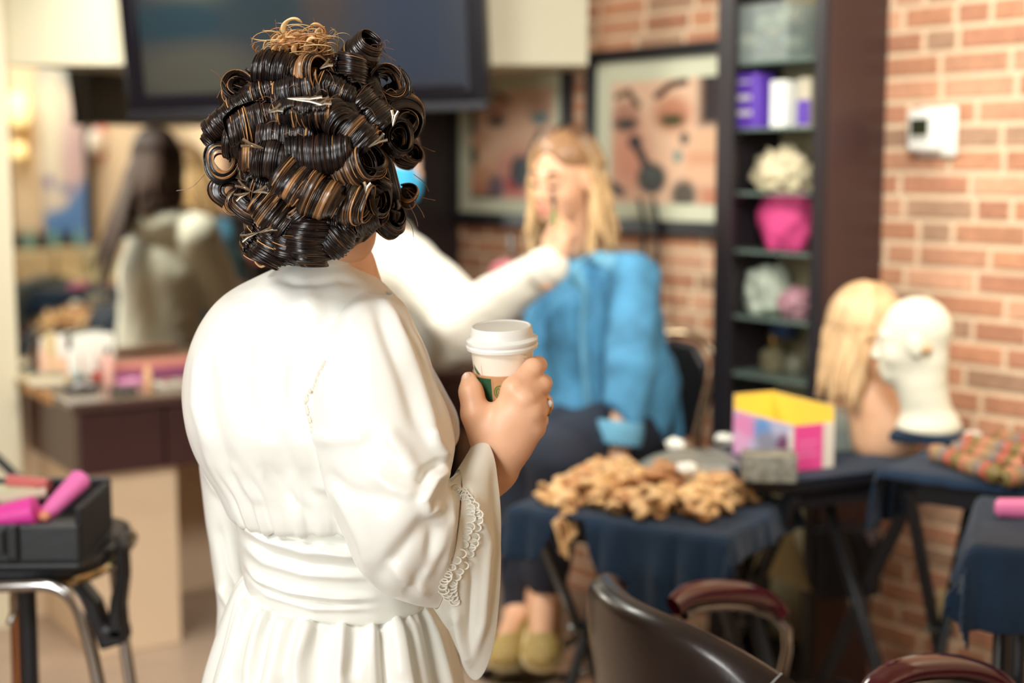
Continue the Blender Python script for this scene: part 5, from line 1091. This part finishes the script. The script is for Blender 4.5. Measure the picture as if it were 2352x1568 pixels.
# right sleeve: a wide tube that bends at the elbow and flares towards the wrist
sl = [((838, 668), (900, 676), .030, 1.81), ((805, 686), (926, 700), .055, 1.79), ((770, 728), (952, 742), .068, 1.772), ((743, 800), (980, 806), .077, 1.755), ((724, 880), (1004, 884), .082, 1.74), ((716, 965), (1030, 950), .085, 1.728), ((730, 1062), (1045, 1012), .086, 1.718), ((755, 1145), (1042, 1052), .086, 1.708), ((786, 1222), (1036, 1078), .086, 1.702), ((826, 1302), (1030, 1098), .083, 1.70), ((880, 1352), (1030, 1106), .078, 1.705), ((945, 1380), (1040, 1100), .072, 1.715), ((1000, 1392), (1058, 1082), .066, 1.73)]
bell = [((1000, 1392), (1058, 1082), .066, 1.73), ((1028, 1440), (1078, 1056), .064, 1.742), ((1060, 1508), (1096, 1028), .062, 1.758), ((1086, 1556), (1108, 1008), .058, 1.772)]
def sring(O, I, b, Y, t=0, n=120, p=2.1):
    o, i = np.array(P(*O, Y)), np.array(P(*I, Y)); c = (o+i)/2; h = (i-o)/2; d = unit((-.50*t, 1-.15*t, 0)); th_ = np.linspace(0, 2*np.pi, n, endpoint=False)
    ct, st_ = np.cos(th_), np.sin(th_); return c+np.outer(np.sign(ct)*np.abs(ct)**(2/p), h)+np.outer(np.sign(st_)*np.abs(st_)**(2/p), d*b)
fsl = [([(875, 672), (915, 740), (955, 850), (985, 950), (1005, 1040)], .007, 14), ([(860, 690), (890, 780), (930, 880), (965, 1000)], -.005, 16), ([(840, 690), (785, 760), (750, 850), (740, 950)], .005, 18), ([(905, 700), (950, 790), (985, 880), (1012, 960)], -.005, 10), ([(1035, 1080), (1000, 1100), (975, 1150), (985, 1180), (1020, 1160)], .009, 12), ([(1020, 1060), (985, 1080), (962, 1120)], -.008, 12), ([(985, 985), (1000, 1020), (1030, 1055)], .008, 10),
       ([(1010, 1175), (960, 1220), (900, 1290), (870, 1330)], -.008, 22), ([(1030, 1170), (1010, 1250), (960, 1340)], .007, 14), ([(745, 1090), (790, 1160), (830, 1250), (850, 1330)], .005, 14), ([(740, 1085), (800, 1130), (900, 1150)], -.005, 20), ([(1000, 1200), (985, 1290), (930, 1370)], -.006, 12), ([(1030, 1120), (1035, 1210), (1015, 1320)], .006, 10), ([(880, 980), (930, 1040), (960, 1100)], .006, 18), ([(850, 1080), (900, 1120), (960, 1140)], .005, 16), ([(690, 1000), (760, 1010), (850, 1000)], .004, 18), ([(880, 1290), (930, 1330), (990, 1370)], .006, 12)]
sleeve, SLV = loft('sleeve', [sring(*s, t=i*.02) for i, s in enumerate(sl)], 190, fsl, seed=5, amp=.0018)
fbl = [([(1075, 1120), (1120, 1240), (1110, 1420), (1085, 1520)], .005, 10), ([(1060, 1200), (1085, 1330), (1075, 1470)], -.005, 10), ([(1045, 1390), (1060, 1460), (1080, 1530)], .007, 9), ([(1130, 1080), (1140, 1250), (1120, 1450)], -.004, 10), ([(1035, 1420), (1045, 1480), (1070, 1520)], -.006, 8)]
cuff, CV = loft('sleeve_cuff', [sring(*s, t=.3+i*.23) for i, s in enumerate(bell)], 80, fbl, par=sleeve, m=mat('ivory_chiffon', (241, 241, 231), .55, sheen=.2), thick=.0022, seed=6)
# left sleeve hanging beside the body
ls = [((500, 760), (620, 760), .06, 1.93), ((462, 900), (600, 900), .065, 1.95), ((463, 1000), (600, 1000), .065, 1.96), ((466, 1080), (598, 1080), .062, 1.97), ((478, 1180), (592, 1180), .058, 1.98), ((494, 1290), (592, 1290), .055, 1.985), ((505, 1380), (600, 1380), .056, 1.99), ((497, 1480), (610, 1480), .06, 1.99), ((486, 1600), (620, 1600), .062, 1.99), ((480, 1680), (620, 1680), .062, 1.99)]
loft('sleeve', [sring(*s) for s in ls], 120, [([(470, 1060), (500, 1120), (560, 1160)], .006, 12), ([(500, 1200), (520, 1300), (560, 1380)], -.006, 12), ([(505, 1340), (530, 1390), (570, 1400)], .007, 9)], seed=7, thick=.0015)
# lace trim and seam stitching on the sleeve
def front_of(V, px, py, r=14):
    q = V.reshape(-1, 3); x, y = proj(q); d = np.hypot(x-px, y-py); k = np.where(d < r)[0]
    if not len(k): return None
    k = k[np.argsort(q[k, 1])[:3]]; return q[k].mean(0)
lace = mat('lace_white', (236, 232, 220), .75); b = MB()
lp = cr([(1058, 1110), (1082, 1135), (1100, 1175), (1094, 1225), (1078, 1275), (1050, 1325), (1036, 1355), (1042, 1385)], 22); allV = np.concatenate([SLV.reshape(-1, 3), CV.reshape(-1, 3)])
for i, (x, y) in enumerate(lp):
    for o_ in (-9, 9):
        q = front_of(allV, x+o_*.9, y+o_*.5)
        if q is None: continue
        q = q+np.array((0, -.003, 0)); rr = random.uniform(.0035, .0055); n = 10; ph = random.random()*6
        b.tube([Vector(q)+Vector((rr*math.cos(2*math.pi*k/n+ph)*1.3, -.0008*(k % 2), rr*math.sin(2*math.pi*k/n+ph))) for k in range(n)], .0011, 6, closed=True)
b.build('lace_trim', lace, sleeve, world=True)
b = MB(); stc = cr([(735, 830), (718, 862), (706, 900), (702, 940), (704, 985)], 20); allB = np.concatenate([RV.reshape(-1, 3), SLV.reshape(-1, 3)])
for x, y in stc:
    q = front_of(allB, x, y)
    if q is not None: b.ball(tuple(q+np.array((0, -.0008, 0))), (.0022, .0014, .0036), 8)
b.build('armhole_stitching', mat('stitch_thread', (222, 215, 198), .7), robe, world=True)  # pale thread stitches along the armhole seam
b = MB(); stc = cr([(566, 1392), (620, 1402), (690, 1412)], 3)
b.free if False else None
# ---- body under the robe
Hc = NP(738, 398, 1.80); Rh_ = frame((.50, .86, -.04)); pr, cuts, Lh = head_prims(Hc, Rh_, .98, neck=False)
head = skin(pr, .004, .02, cuts)
nbB = NP(756, 612, 1.865); shRb = NP(850, 752, 1.82); shLb = NP(600, 752, 1.90); elRb = NP(905, 1270, 1.70); wRb = NP(1138, 1075, 1.80); elLb = NP(540, 1130, 1.96); wLb = NP(550, 1560, 1.985)
tb_ = [(cap_(NP(748, 520, 1.84), nbB, .044, .046), .02), (cap_(nbB, NP(745, 780, 1.89), .044, .08), .03), (cap_(NP(745, 780, 1.89), NP(745, 1200, 1.87), .08, .075), .04), (cap_(NP(745, 1200, 1.87), NP(760, 1500, 1.88), .09, .115), .05), (cap_(shLb, shRb, .03, .03), .04), (cap_(NP(800, 620, 1.89), NP(815, 720, 1.93), .035, .05), .03)]
tb_ += [(q, .03) for q in chain([shRb, elRb, wRb], [.034, .034, .022])+chain([shLb, elLb, wLb], [.034, .034, .024])]
hz = NP(760, 1520, 1.88)
for q in (-1, 1):
    hh = hz+np.array((.075*q, -.03*q, 0)); tb_ += [(c, .03) for c in chain([hh, np.array((hh[0], hh[1]+.01, .42)), np.array((hh[0], hh[1], .07)), np.array((hh[0]+.07, hh[1]+.13, .03))], [.075, .052, .036, .028])]
torso = skin(tb_, .009, .04)
M1, M2, M3, M4 = NP(1180, 894, 1.772), NP(1206, 915, 1.768), NP(1222, 946, 1.772), NP(1224, 980, 1.782)
hp_ = [(cap_(NP(1120, 1110, 1.81), wRb, .021, .023), .02), (cap_(wRb, NP(1140, 990, 1.785), .024, .026), .03), (cap_(NP(1152, 1000, 1.785), M1, .023, .0138), .016), (cap_(NP(1160, 1000, 1.785), M2, .025, .0145), .02), (cap_(NP(1170, 1015, 1.787), M3, .024, .0142), .02), (cap_(NP(1168, 1030, 1.79), M4, .023, .0140), .02)]
fg = [([M1, NP(1224, 846, 1.790), NP(1236, 838, 1.828), NP(1212, 848, 1.858)], (.0142, .0128, .0112, .009)), ([M2, NP(1242, 886, 1.792), NP(1248, 880, 1.832), NP(1216, 886, 1.860)], (.0142, .0128, .0112, .009)), ([M3, NP(1248, 930, 1.797), NP(1250, 924, 1.835), NP(1218, 926, 1.860)], (.0138, .0122, .0108, .0088)), ([M4, NP(1238, 966, 1.806), NP(1236, 958, 1.838), NP(1210, 962, 1.858)], (.013, .0112, .0098, .008))]
for pts, rr in fg: hp_ += [(q, .004 if i else .010) for i, q in enumerate(chain(pts, rr))]
hp_ += [(q, .012) for q in chain([NP(1122, 1015, 1.785), NP(1092, 950, 1.780), NP(1082, 900, 1.787), NP(1077, 871, 1.800)], [.022, .0165, .0135, .0098])]
hp_ += [(cap_(NP(1112, 985, 1.785), NP(1150, 965, 1.780), .013, .016), .02)]
hp_ += [(ell_(q+np.array((0, -.009, .003)), (.008, .006, .007)), .01) for q in (M1, M2, M3, M4)]
handV = skin(hp_, .0019, .01)
V, Q = join([head, torso, handV]); body_o = link('body', mk(V, Q), mat('skin_warm', (242, 190, 154), .42, sss=.12, noise=.06, scale=40), bridal, True)
b = MB(); q = NP(1072, 868, 1.791); b.ball(tuple(q), (.0058, .0035, .0075), 12); b.build('thumbnail', mat('nail_pale', (246, 208, 184), .2), bridal, world=True)
rg = NP(1252, 928, 1.797); th = thing('finger_ring', None, None); COL.objects.unlink(th); bpy.data.objects.remove(th)
b = MB(); d = unit(np.array(fg[2][0][1])-np.array(fg[2][0][0])); n1 = unit(np.cross(d, (0, 0, 1))); n2 = np.cross(d, n1); cc = np.array(fg[2][0][1])-d*.004
b.tube([Vector(cc+(n1*math.cos(a)+n2*math.sin(a))*.0136) for a in np.linspace(0, 2*math.pi, 20, endpoint=False)], .0013, 8, closed=True); ro = b.build('finger_ring', mat('gold_ring', (226, 180, 110), .2, metal=1), bridal, world=True)
b = MB(); b.ball(tuple(NP(1262, 927, 1.787)), (.0042, .0042, .005), 12); b.build('ring_stone', mat('pearl', (244, 248, 250), .1, coat=.5), ro, world=True)

# ------------------------------------------------------------------ coffee cup
cupo = NP(1153, 786, 1.822); ax = unit((-.035, -.10, 1)); ex_ = unit(np.cross((0, 1, 0), ax)); ey_ = np.cross(ax, ex_); MC = Matrix.Translation(Vector(cupo)) @ Matrix(np.stack([ex_, ey_, ax], 1).tolist()).to_4x4()
th = thing('coffee_cup', 'paper coffee cup with white lid and brown sleeve in the foreground woman hand', 'cup', tuple(cupo-ax*.105))
def cl_(prof, seg=56, cap=True): b = MB(); b.lathe(prof, seg, cap=cap); b.M = None; bmesh.ops.transform(b.b, matrix=MC, verts=b.b.verts[:]); return b
rcup = lambda h: .0300+(h+.105)/.105*.0117
paper = mat('cup_paper', (244, 236, 220), .5); lidm = mat('lid_white', (242, 243, 238), .3)
cl_([(.028, -.103), (.0300, -.105), (rcup(-.05), -.05), (rcup(-.004), -.004)]).build('cup_wall', paper, th, world=True)
cl_([(.0432, -.0075), (.0462, -.0065), (.0468, -.003), (.0452, -.0005), (.0470, .0025), (.0466, .0055), (.0435, .0075), (.0412, .009), (.0405, .0135), (.0392, .0205), (.0380, .0222), (.0362, .0222), (.0352, .0212), (.001, .0210)]).build('lid', lidm, th, world=True)
slm = mat('kraft_sleeve', (204, 152, 108), .75, noise=.06, scale=60)
so = cl_([(rcup(-.088)+.0006, -.088), (rcup(-.088)+.0018, -.0875), (rcup(-.036)+.0018, -.0365), (rcup(-.036)+.0006, -.036)], cap=False).build('cup_sleeve', slm, th, world=True)
def patch(name, a0, a1, h0, h1, C, off=.0023, par=so):
    nx, ny = C.shape[:2]; u, v = np.meshgrid(np.linspace(math.radians(a0), math.radians(a1), nx), np.linspace(h1, h0, ny), indexing='ij')
    r = .0300+(v+.105)/.105*.0117+off; L = np.stack([r*np.sin(u), -r*np.cos(u), v], -1); Wd = L@np.stack([ex_, ey_, ax], 0)+cupo
    me = mk(Wd.reshape(-1, 3), gridf(nx, ny)); colour(me, C.reshape(-1, 3)); return link(name, me, mat('cup_print', (255, 255, 255), .7, attr='Col'), par, True)
KR = (204, 152, 108); GR = (34, 84, 52)
patch('green_panel', -58, -20, -.086, -.039, paint(60, 60, GR, [('s', [(.0, .2), (.3, .55), (.5, 1.0)], .07, KR), ('s', [(.28, .1), (.5, .5), (.62, 1.0)], .035, (70, 110, 70)), ('s', [(-.1, .5), (.15, .8), (.25, 1.1)], .06, KR), ('r', .93, -.1, 1.1, 1.1, KR, .02)]))
GL = (84, 116, 48)
lg = paint(70, 70, KR, [('e', .5, .5, .5, .5, GL, .05), ('e', .5, .5, .40, .40, KR, .05), ('e', .5, .5, .365, .365, GL, .05), ('e', .5, .45, .10, .14, KR, .2), ('s', [(.36, .3), (.30, .5), (.36, .7)], .03, KR), ('s', [(.64, .3), (.70, .5), (.64, .7)], .03, KR), ('s', [(.42, .64), (.5, .7), (.58, .64)], .03, KR), ('s', [(.44, .24), (.5, .16), (.56, .24)], .03, KR)])
patch('round_logo', -19, 6, -.0665, -.0475, lg)
patch('green_mark', -70, -44, -.040, -.022, paint(40, 30, (244, 236, 220), [('s', [(-.1, .2), (.4, .6), (1.0, 1.1)], .16, (70, 104, 62))]), .0006, th)
patch('pencil_mark', 38, 52, -.020, -.008, paint(24, 24, (244, 236, 220), [('s', [(.2, .2), (.8, .3)], .05, (200, 186, 160)), ('s', [(.3, .6), (.7, .65)], .05, (200, 186, 160))]), .0006, th)
# ------------------------------------------------------------------ pinned curls of the foreground woman
hm = mat('hair_glossy', (255, 255, 255), .27, attr='Col', spec=.6)
DK = lina((17, 13, 14)); BR = lina((74, 46, 34)); GD = lina((216, 160, 104)); G2 = lina((178, 120, 76))
HX, HY, HRX, HRY = 722, 352, 205, 238
def ysurf(px, py, out=0.0):
    e = min(.97, ((px-HX)/HRX)**2+((py-HY)/HRY)**2); return 1.815-(.125+out)*math.sqrt(1-e)
# cap of hair over the skull
V, Q = skin([(ell_(NP(722, 345, 1.815), (.098, .105, .112)), .03), (ell_(NP(690, 500, 1.80), (.07, .065, .06)), .03), (ell_(NP(770, 470, 1.80), (.06, .06, .05)), .03)], .005, .03, [(ell_(NP(905, 440, 1.80), (.036, .06, .05)), .01)], lambda p: .003*vnoise(p*np.array((1, 1, .3)), 4, 120))
me = mk(V, Q); colour(me, DK*.9+np.zeros((len(V), 3))); hair = link('hair', me, hm, bridal, True)
def roll(px, py, ang, L, r, hi=.15, dy=0.0, tilt=0.0, turns=1.7, inner=.5, seed=0, gold=GD, base=DK, flare=.15, start=None, taper=0):
    """one roll of hair wound round its axis; ang is the lean of the axis, tilt turns its end to the camera"""
    rg_ = np.random.default_rng(seed+int(px)*7+int(py)); Y = ysurf(px, py)+dy; sc = Y/(F*1.0)
    c = np.array(P(px, py, Y)); a = math.radians(ang+rg_.normal(0, 7)); t = math.radians(tilt)
    ax = np.array((math.cos(a)*math.cos(t), -math.sin(t), math.sin(a)*math.cos(t))); e1 = unit(np.cross(ax, (0, 1, .01))); e2 = np.cross(ax, e1)
    nc, nt = max(44, int(L*1.15)), 60; v = np.linspace(-.5, .5, nc); T = np.linspace(0, 1, nt)
    sm = lambda a, w: np.convolve(np.pad(a, w, 'edge'), np.ones(w)/w, 'same')[w:-w]
    jit = rg_.normal(0, .012, nc)+sm(rg_.normal(0, .04, nc), 7)+sm(rg_.normal(0, .2, nc), 21)*.8; ph = sm(rg_.normal(0, .5, nc), 15)+rg_.normal(0, .04, nc)
    p0 = math.radians(start if start is not None else 90)
    lump = 1+.07*np.sin(2*math.pi*turns*T*2+rg_.random()*6)+.05*np.sin(2*math.pi*turns*T*3+rg_.random()*6)
    rad = r*sc*(inner+(1-inner)*T[None, :]**.8)*lump[None, :]*(1+jit[:, None]-.22*(2*np.abs(v[:, None]))**2.5+flare*.0-taper*v[:, None])
    th_ = p0+2*math.pi*turns*T[None, :]+ph[:, None]
    off = v*L*sc; drift = (T-.5)*rg_.normal(0, .35)*r*sc
    bend = (4*v*v-.5)[:, None]*rg_.normal(0, .16, 3)*r*sc
    Vv = c+bend[:, None, :]+ax*(off[:, None]+drift[None, :]+rg_.normal(0, .008, (nc, 1))*r*sc)[..., None]+(e1*np.cos(th_)[..., None]+e2*np.sin(th_)[..., None])*rad[..., None]
    sel = sm(rg_.random(nc), 15)+.12*sm(rg_.random(nc), 3); hi = hi*.8; g = np.clip((sel-np.quantile(sel, 1-hi))*14, 0, 1) if hi > 0 else np.zeros(nc)
    arc = np.clip(.75+1.1*vnoise(np.stack([np.repeat(v[:, None]*4, nt, 1), np.repeat(T[None]*5*turns, nc, 0), np.full((nc, nt), seed*1.7)], -1)), .1, 1)
    sh = rg_.uniform(.6, 1.4, nc)*(.7+.6*sm(rg_.random(nc), 5)); gc = (gold*.62+G2*.38*rg_.random())*rg_.uniform(.7, 1.2, nc)[:, None]
    gg = (g[:, None]*arc)[..., None]; br = np.clip(rg_.random(nc)-.72, 0, 1)[:, None, None]*2
    colr = (base*sh[:, None])[:, None, :]*(1-gg)+gc[:, None, :]*gg; colr = colr*(1-br)+BR*br
    me = mk(Vv.reshape(-1, 3), gridf(nc, nt)); colour(me, colr.reshape(-1, 3)); o = link('hair_curl', me, hm, hair, True)
    s = o.modifiers.new('t', 'SOLIDIFY'); s.thickness = .0009; s.offset = 0
    # loose strands riding on the roll
    for k in range(int(9+L/9)):
        q = rg_.integers(2, nc-2); a_ = rg_.integers(0, nt//2); b_ = min(nt-1, a_+rg_.integers(14, 40)); i_ = np.arange(a_, b_); cen = c+ax*off[q]
        pts = cen+(Vv[q, i_]-cen)*(1+rg_.uniform(.01, .10)*np.sin(np.linspace(0, math.pi, len(i_))))[:, None]+ax*(np.linspace(-1, 1, len(i_))*rg_.normal(0, .10)*r*sc)[:, None]
        STR.append((pts, rg_.uniform(.00035, .0011), (gold if rg_.random() < .16+hi*.5 else base*1.3 if rg_.random() < .72 else BR*.7)*rg_.uniform(.7, 1.15)))
    return o
STR = []
R_ = [  # px, py, lean, length, radius, gold share, depth, tilt
    (648, 166, -14, 108, 52, .06, -.004, 4), (722, 170, 0, 62, 50, .85, -.016, 30), (826, 128, 55, 92, 44, .03, .0, 34), (800, 178, 80, 110, 42, .03, .002, 0), (888, 192, 25, 56, 54, .55, -.008, 64), (912, 236, 60, 56, 46, .35, .01, 42),
    (928, 278, 10, 56, 56, .45, -.004, 68), (908, 320, 15, 60, 52, .4, -.008, 60), (936, 352, 30, 46, 40, .25, .012, 42), (548, 208, 35, 80, 48, .12, .012, 55), (545, 256, 38, 170, 36, .03, -.008, 0), (508, 302, 48, 80, 38, .04, .004, 10),
    (590, 284, 14, 130, 42, .05, -.016, -14), (704, 262, -6, 120, 42, .25, -.014, 8), (770, 272, -34, 74, 42, .4, -.014, 32), (812, 306, -38, 110, 46, .2, -.014, 0), (842, 322, -40, 36, 44, .95, -.014, 0),
    (510, 370, 20, 50, 46, .35, -.024, 78), (578, 374, 4, 44, 46, .9, -.010, -8), (632, 368, 0, 86, 48, .06, -.014, 0), (740, 352, 8, 150, 56, .02, -.004, 0), (800, 386, 14, 100, 50, .4, -.014, 20), (842, 374, 30, 64, 48, .5, -.010, 44),
    (680, 418, -26, 76, 58, .6, -.026, 0), (738, 446, -26, 84, 58, .7, -.026, 0), (802, 456, -12, 100, 54, .4, -.020, 12), (848, 458, 0, 56, 48, .2, -.006, 24),
    (526, 440, 25, 50, 44, .25, -.012, 72), (548, 462, 10, 46, 38, .45, -.004, 76), (578, 476, 60, 60, 46, .25, -.014, 34), (628, 482, -36, 100, 50, .45, -.018, 0), (698, 500, -64, 60, 44, .4, -.012, 0),
    (765, 508, 8, 110, 46, .06, -.016, 0), (828, 500, 22, 80, 42, .12, -.010, 12), (862, 490, 40, 40, 36, .6, -.010, 62), (892, 506, 30, 60, 38, .25, .0, 42),
    (600, 548, 60, 84, 44, .12, -.045, 20), (636, 560, 78, 96, 54, .08, -.055, 0), (712, 556, 86, 92, 56, .03, -.05, 0), (768, 546, 40, 76, 42, .03, -.045, 0), (672, 545, 80, 96, 46, .05, -.04, 0), (600, 424, 0, 70, 44, .08, -.004, 0),
    (936, 452, 70, 40, 27, .6, .02, 50), (700, 215, 0, 130, 48, .02, .006, 0), (620, 215, 30, 96, 44, .04, .008, 0), (775, 215, -30, 96, 46, .06, .004, 0), (850, 262, -50, 104, 46, .08, .004, 0), (660, 325, 0, 130, 46, .05, .0, 0), (560, 325, 0, 84, 44, .08, .004, 0), (862, 420, 70, 60, 40, .12, .012, 0)]
for i, r in enumerate(R_): roll(r[0], r[1], r[2], r[3], r[4], r[5], r[6], r[7], seed=i*13, turns=1.9 if r[7] > 45 else 1.45, inner=.42 if r[7] > 45 else .7, start=(i*77) % 360)
V, Q, C = lock_mesh(*zip(*[(np.asarray(p), w, cc) for p, w, cc in STR]), 5, 0.0); me = mk(V, Q); colour(me, C); tag(link('loose_strands', me, hm, hair, True), kind='stuff')
# smooth combed locks between the rolls
def lock(pts, w, col, out=.004, name='hair_lock', end=.3):
    n = 28; g = cr([(x, y) for x, y in pts], n); p = np.array([P(x, y, ysurf(x, y)-out) for x, y in g]); s = np.linspace(0, 1, n); return p, w/1815*np.clip(np.minimum(s, 1-s)*6+end, 0, 1), col
LK = [([(860, 110), (850, 170), (870, 230), (905, 270)], 22, DK), ([(830, 150), (800, 210), (830, 280), (870, 330)], 22, DK*1.3), ([(790, 200), (770, 240), (790, 290)], 20, DK), ([(880, 350), (890, 410), (905, 470), (900, 520)], 17, DK*1.1), ([(885, 360), (900, 420), (914, 480), (905, 525)], 15, DK), ([(870, 345), (876, 400), (868, 440)], 8, G2), ([(870, 360), (880, 400), (885, 450), (880, 500)], 14, DK),
      ([(590, 190), (540, 230), (500, 270), (485, 320)], 16, DK*1.2), ([(570, 365), (572, 400), (575, 440)], 7, GD), ([(582, 360), (586, 400), (592, 435)], 5, GD), ([(566, 470), (570, 505), (578, 530)], 8, GD), ([(590, 460), (588, 500), (590, 530)], 5, GD), ([(585, 600), (600, 612), (620, 600)], 5, GD), ([(700, 470), (702, 500), (690, 525)], 8, GD), ([(620, 450), (632, 480), (648, 510)], 7, GD), ([(690, 150), (684, 180), (700, 200)], 8, GD), ([(725, 140), (720, 175), (735, 205)], 9, GD), ([(745, 175), (750, 200), (765, 195)], 6, G2), ([(858, 360), (852, 390), (846, 420)], 8, GD), ([(650, 520), (640, 570), (640, 605)], 20, DK), ([(690, 530), (700, 570), (695, 600)], 22, DK*1.2), ([(740, 540), (745, 570), (740, 590)], 20, DK), ([(598, 560), (590, 585), (605, 605)], 14, DK), ([(660, 130), (700, 95), (740, 110), (770, 150)], 20, BR)]
for l in LK:
    V, Q, C = lock_mesh(*[[x] for x in lock(*l)], 14, .14); me = mk(V, Q); colour(me, C); link('hair_lock', me, hm, hair, True)
# blond tangle on the crown
TL = []
for i in range(170):
    a = random.uniform(0, 6.28); cx, cy = 690+random.gauss(0, 34), 108+random.gauss(0, 15); rx, ry = random.uniform(8, 40), random.uniform(8, 26); n = 18
    k = np.linspace(a, a+random.uniform(2.5, 5.5), n); x = cx+rx*np.cos(k); y = cy+ry*np.sin(k); yy = 1.76+random.uniform(-.03, .03)
    p = np.array([P(q, w, yy+.012*math.sin(j)) for q, w, j in zip(x, y, k)]); s = np.linspace(0, 1, n); TL.append((p, random.choice((.0005, .0005, .0008, .0008, .0012, .0016, .0034))*np.clip(np.minimum(s, 1-s)*6+.3, 0, 1), random.choice((lina((238, 200, 140)), lina((226, 176, 120)), lina((246, 216, 160)), G2))))
V, Q, C = lock_mesh(*zip(*TL), 7, .2); me = mk(V, Q); colour(me, C); tag(link('blond_tangle', me, hm, hair, True), kind='stuff')
b = MB()
def fly(pts, r=.00042, dy=0): 
    b.tube(curve([P(x, y, ysurf(x, y, 0)-.0+dy) for x, y in pts], 14), r, 5, cap=False)
for pts in ([(660, 112), (640, 85), (632, 45)], [(668, 108), (655, 80), (650, 62)], [(720, 98), (726, 70), (720, 42)], [(640, 110), (622, 85), (604, 66)], [(655, 115), (640, 98), (620, 92)], [(735, 95), (755, 82), (770, 66)], [(620, 150), (608, 110), (606, 95)], [(640, 130), (610, 120), (604, 145)], [(650, 110), (660, 92), (690, 88)], [(700, 92), (730, 92), (765, 130)],
            [(600, 175), (560, 200), (520, 190), (498, 225)], [(590, 190), (555, 205), (520, 230)], [(860, 150), (900, 150), (950, 210), (955, 260)], [(840, 120), (880, 130), (885, 145)], [(955, 330), (990, 345), (1000, 348)], [(470, 400), (440, 430), (405, 438)], [(930, 430), (960, 450), (1000, 460)], [(935, 440), (965, 480), (975, 500)], [(940, 470), (955, 500), (960, 520)], [(680, 350), (740, 290), (800, 240), (870, 215)], [(690, 340), (720, 300), (770, 280)], [(800, 300), (860, 290), (880, 270)], [(880, 270), (840, 320), (800, 330)], [(820, 90), (860, 92), (900, 140)], [(560, 360), (530, 400), (580, 420)], [(950, 400), (975, 420), (985, 440)], [(930, 500), (945, 520), (950, 545)], [(560, 560), (580, 595), (620, 612)]): fly(pts)
for i in range(34):
    x = random.uniform(520, 920); y = random.uniform(150, 330); a = random.uniform(0, 6.28); l = random.uniform(20, 60); fly([(x, y), (x+l*.5*math.cos(a), y+l*.5*math.sin(a)-8), (x+l*math.cos(a), y+l*math.sin(a))], .00035, -.03)
for i in range(16):
    x = 820+random.uniform(-20, 60); y = 100+random.uniform(-5, 40); fly([(x, y), (x+random.uniform(-20, 30), y-random.uniform(2, 14)), (x+random.uniform(0, 60), y+random.uniform(-4, 20))], .00035, -.01)
tag(b.build('stray_hairs', mat('stray', (120, 84, 54), .4), hair, world=True), kind='stuff')
# steel sectioning clips
steel = mat('clip_steel', (222, 218, 205), .18, metal=1)
def clip(px, py, ang, L=44, dy=-.07):
    Y = ysurf(px, py)+dy; c = Vector(P(px, py, Y)); a = math.radians(ang); sc = Y/F; d = Vector((math.cos(a), -.12, math.sin(a))).normalized(); n = Vector((-math.sin(a), 0, math.cos(a))); l = L*sc; b = MB()
    for s in (-1, 1):
        b.tube([c-d*l*.5, c-d*l*.1+n*s*.0011, c+d*l*.15+n*s*.0014, c+d*l*.5+n*s*.0042], [.0008, .0016, .0019, .0020], 8, flat=.6)
    b.tube([c+d*l*.12-n*.003, c+d*l*.12+n*.003], .0014, 8); b.build('hair_clip', steel, hair, world=True)
for q in ((632, 252, 20, 34), (700, 228, -4, 80), (742, 236, 20, 36), (905, 272, 80, 36), (866, 326, 30, 46), (580, 334, 165, 50), (562, 430, 150, 40), (598, 438, 12, 34), (556, 448, 200, 34), (575, 540, 200, 44), (615, 527, 20, 44), (776, 562, -38, 58), (748, 150, 30, 30), (842, 432, 80, 26)): clip(*q)
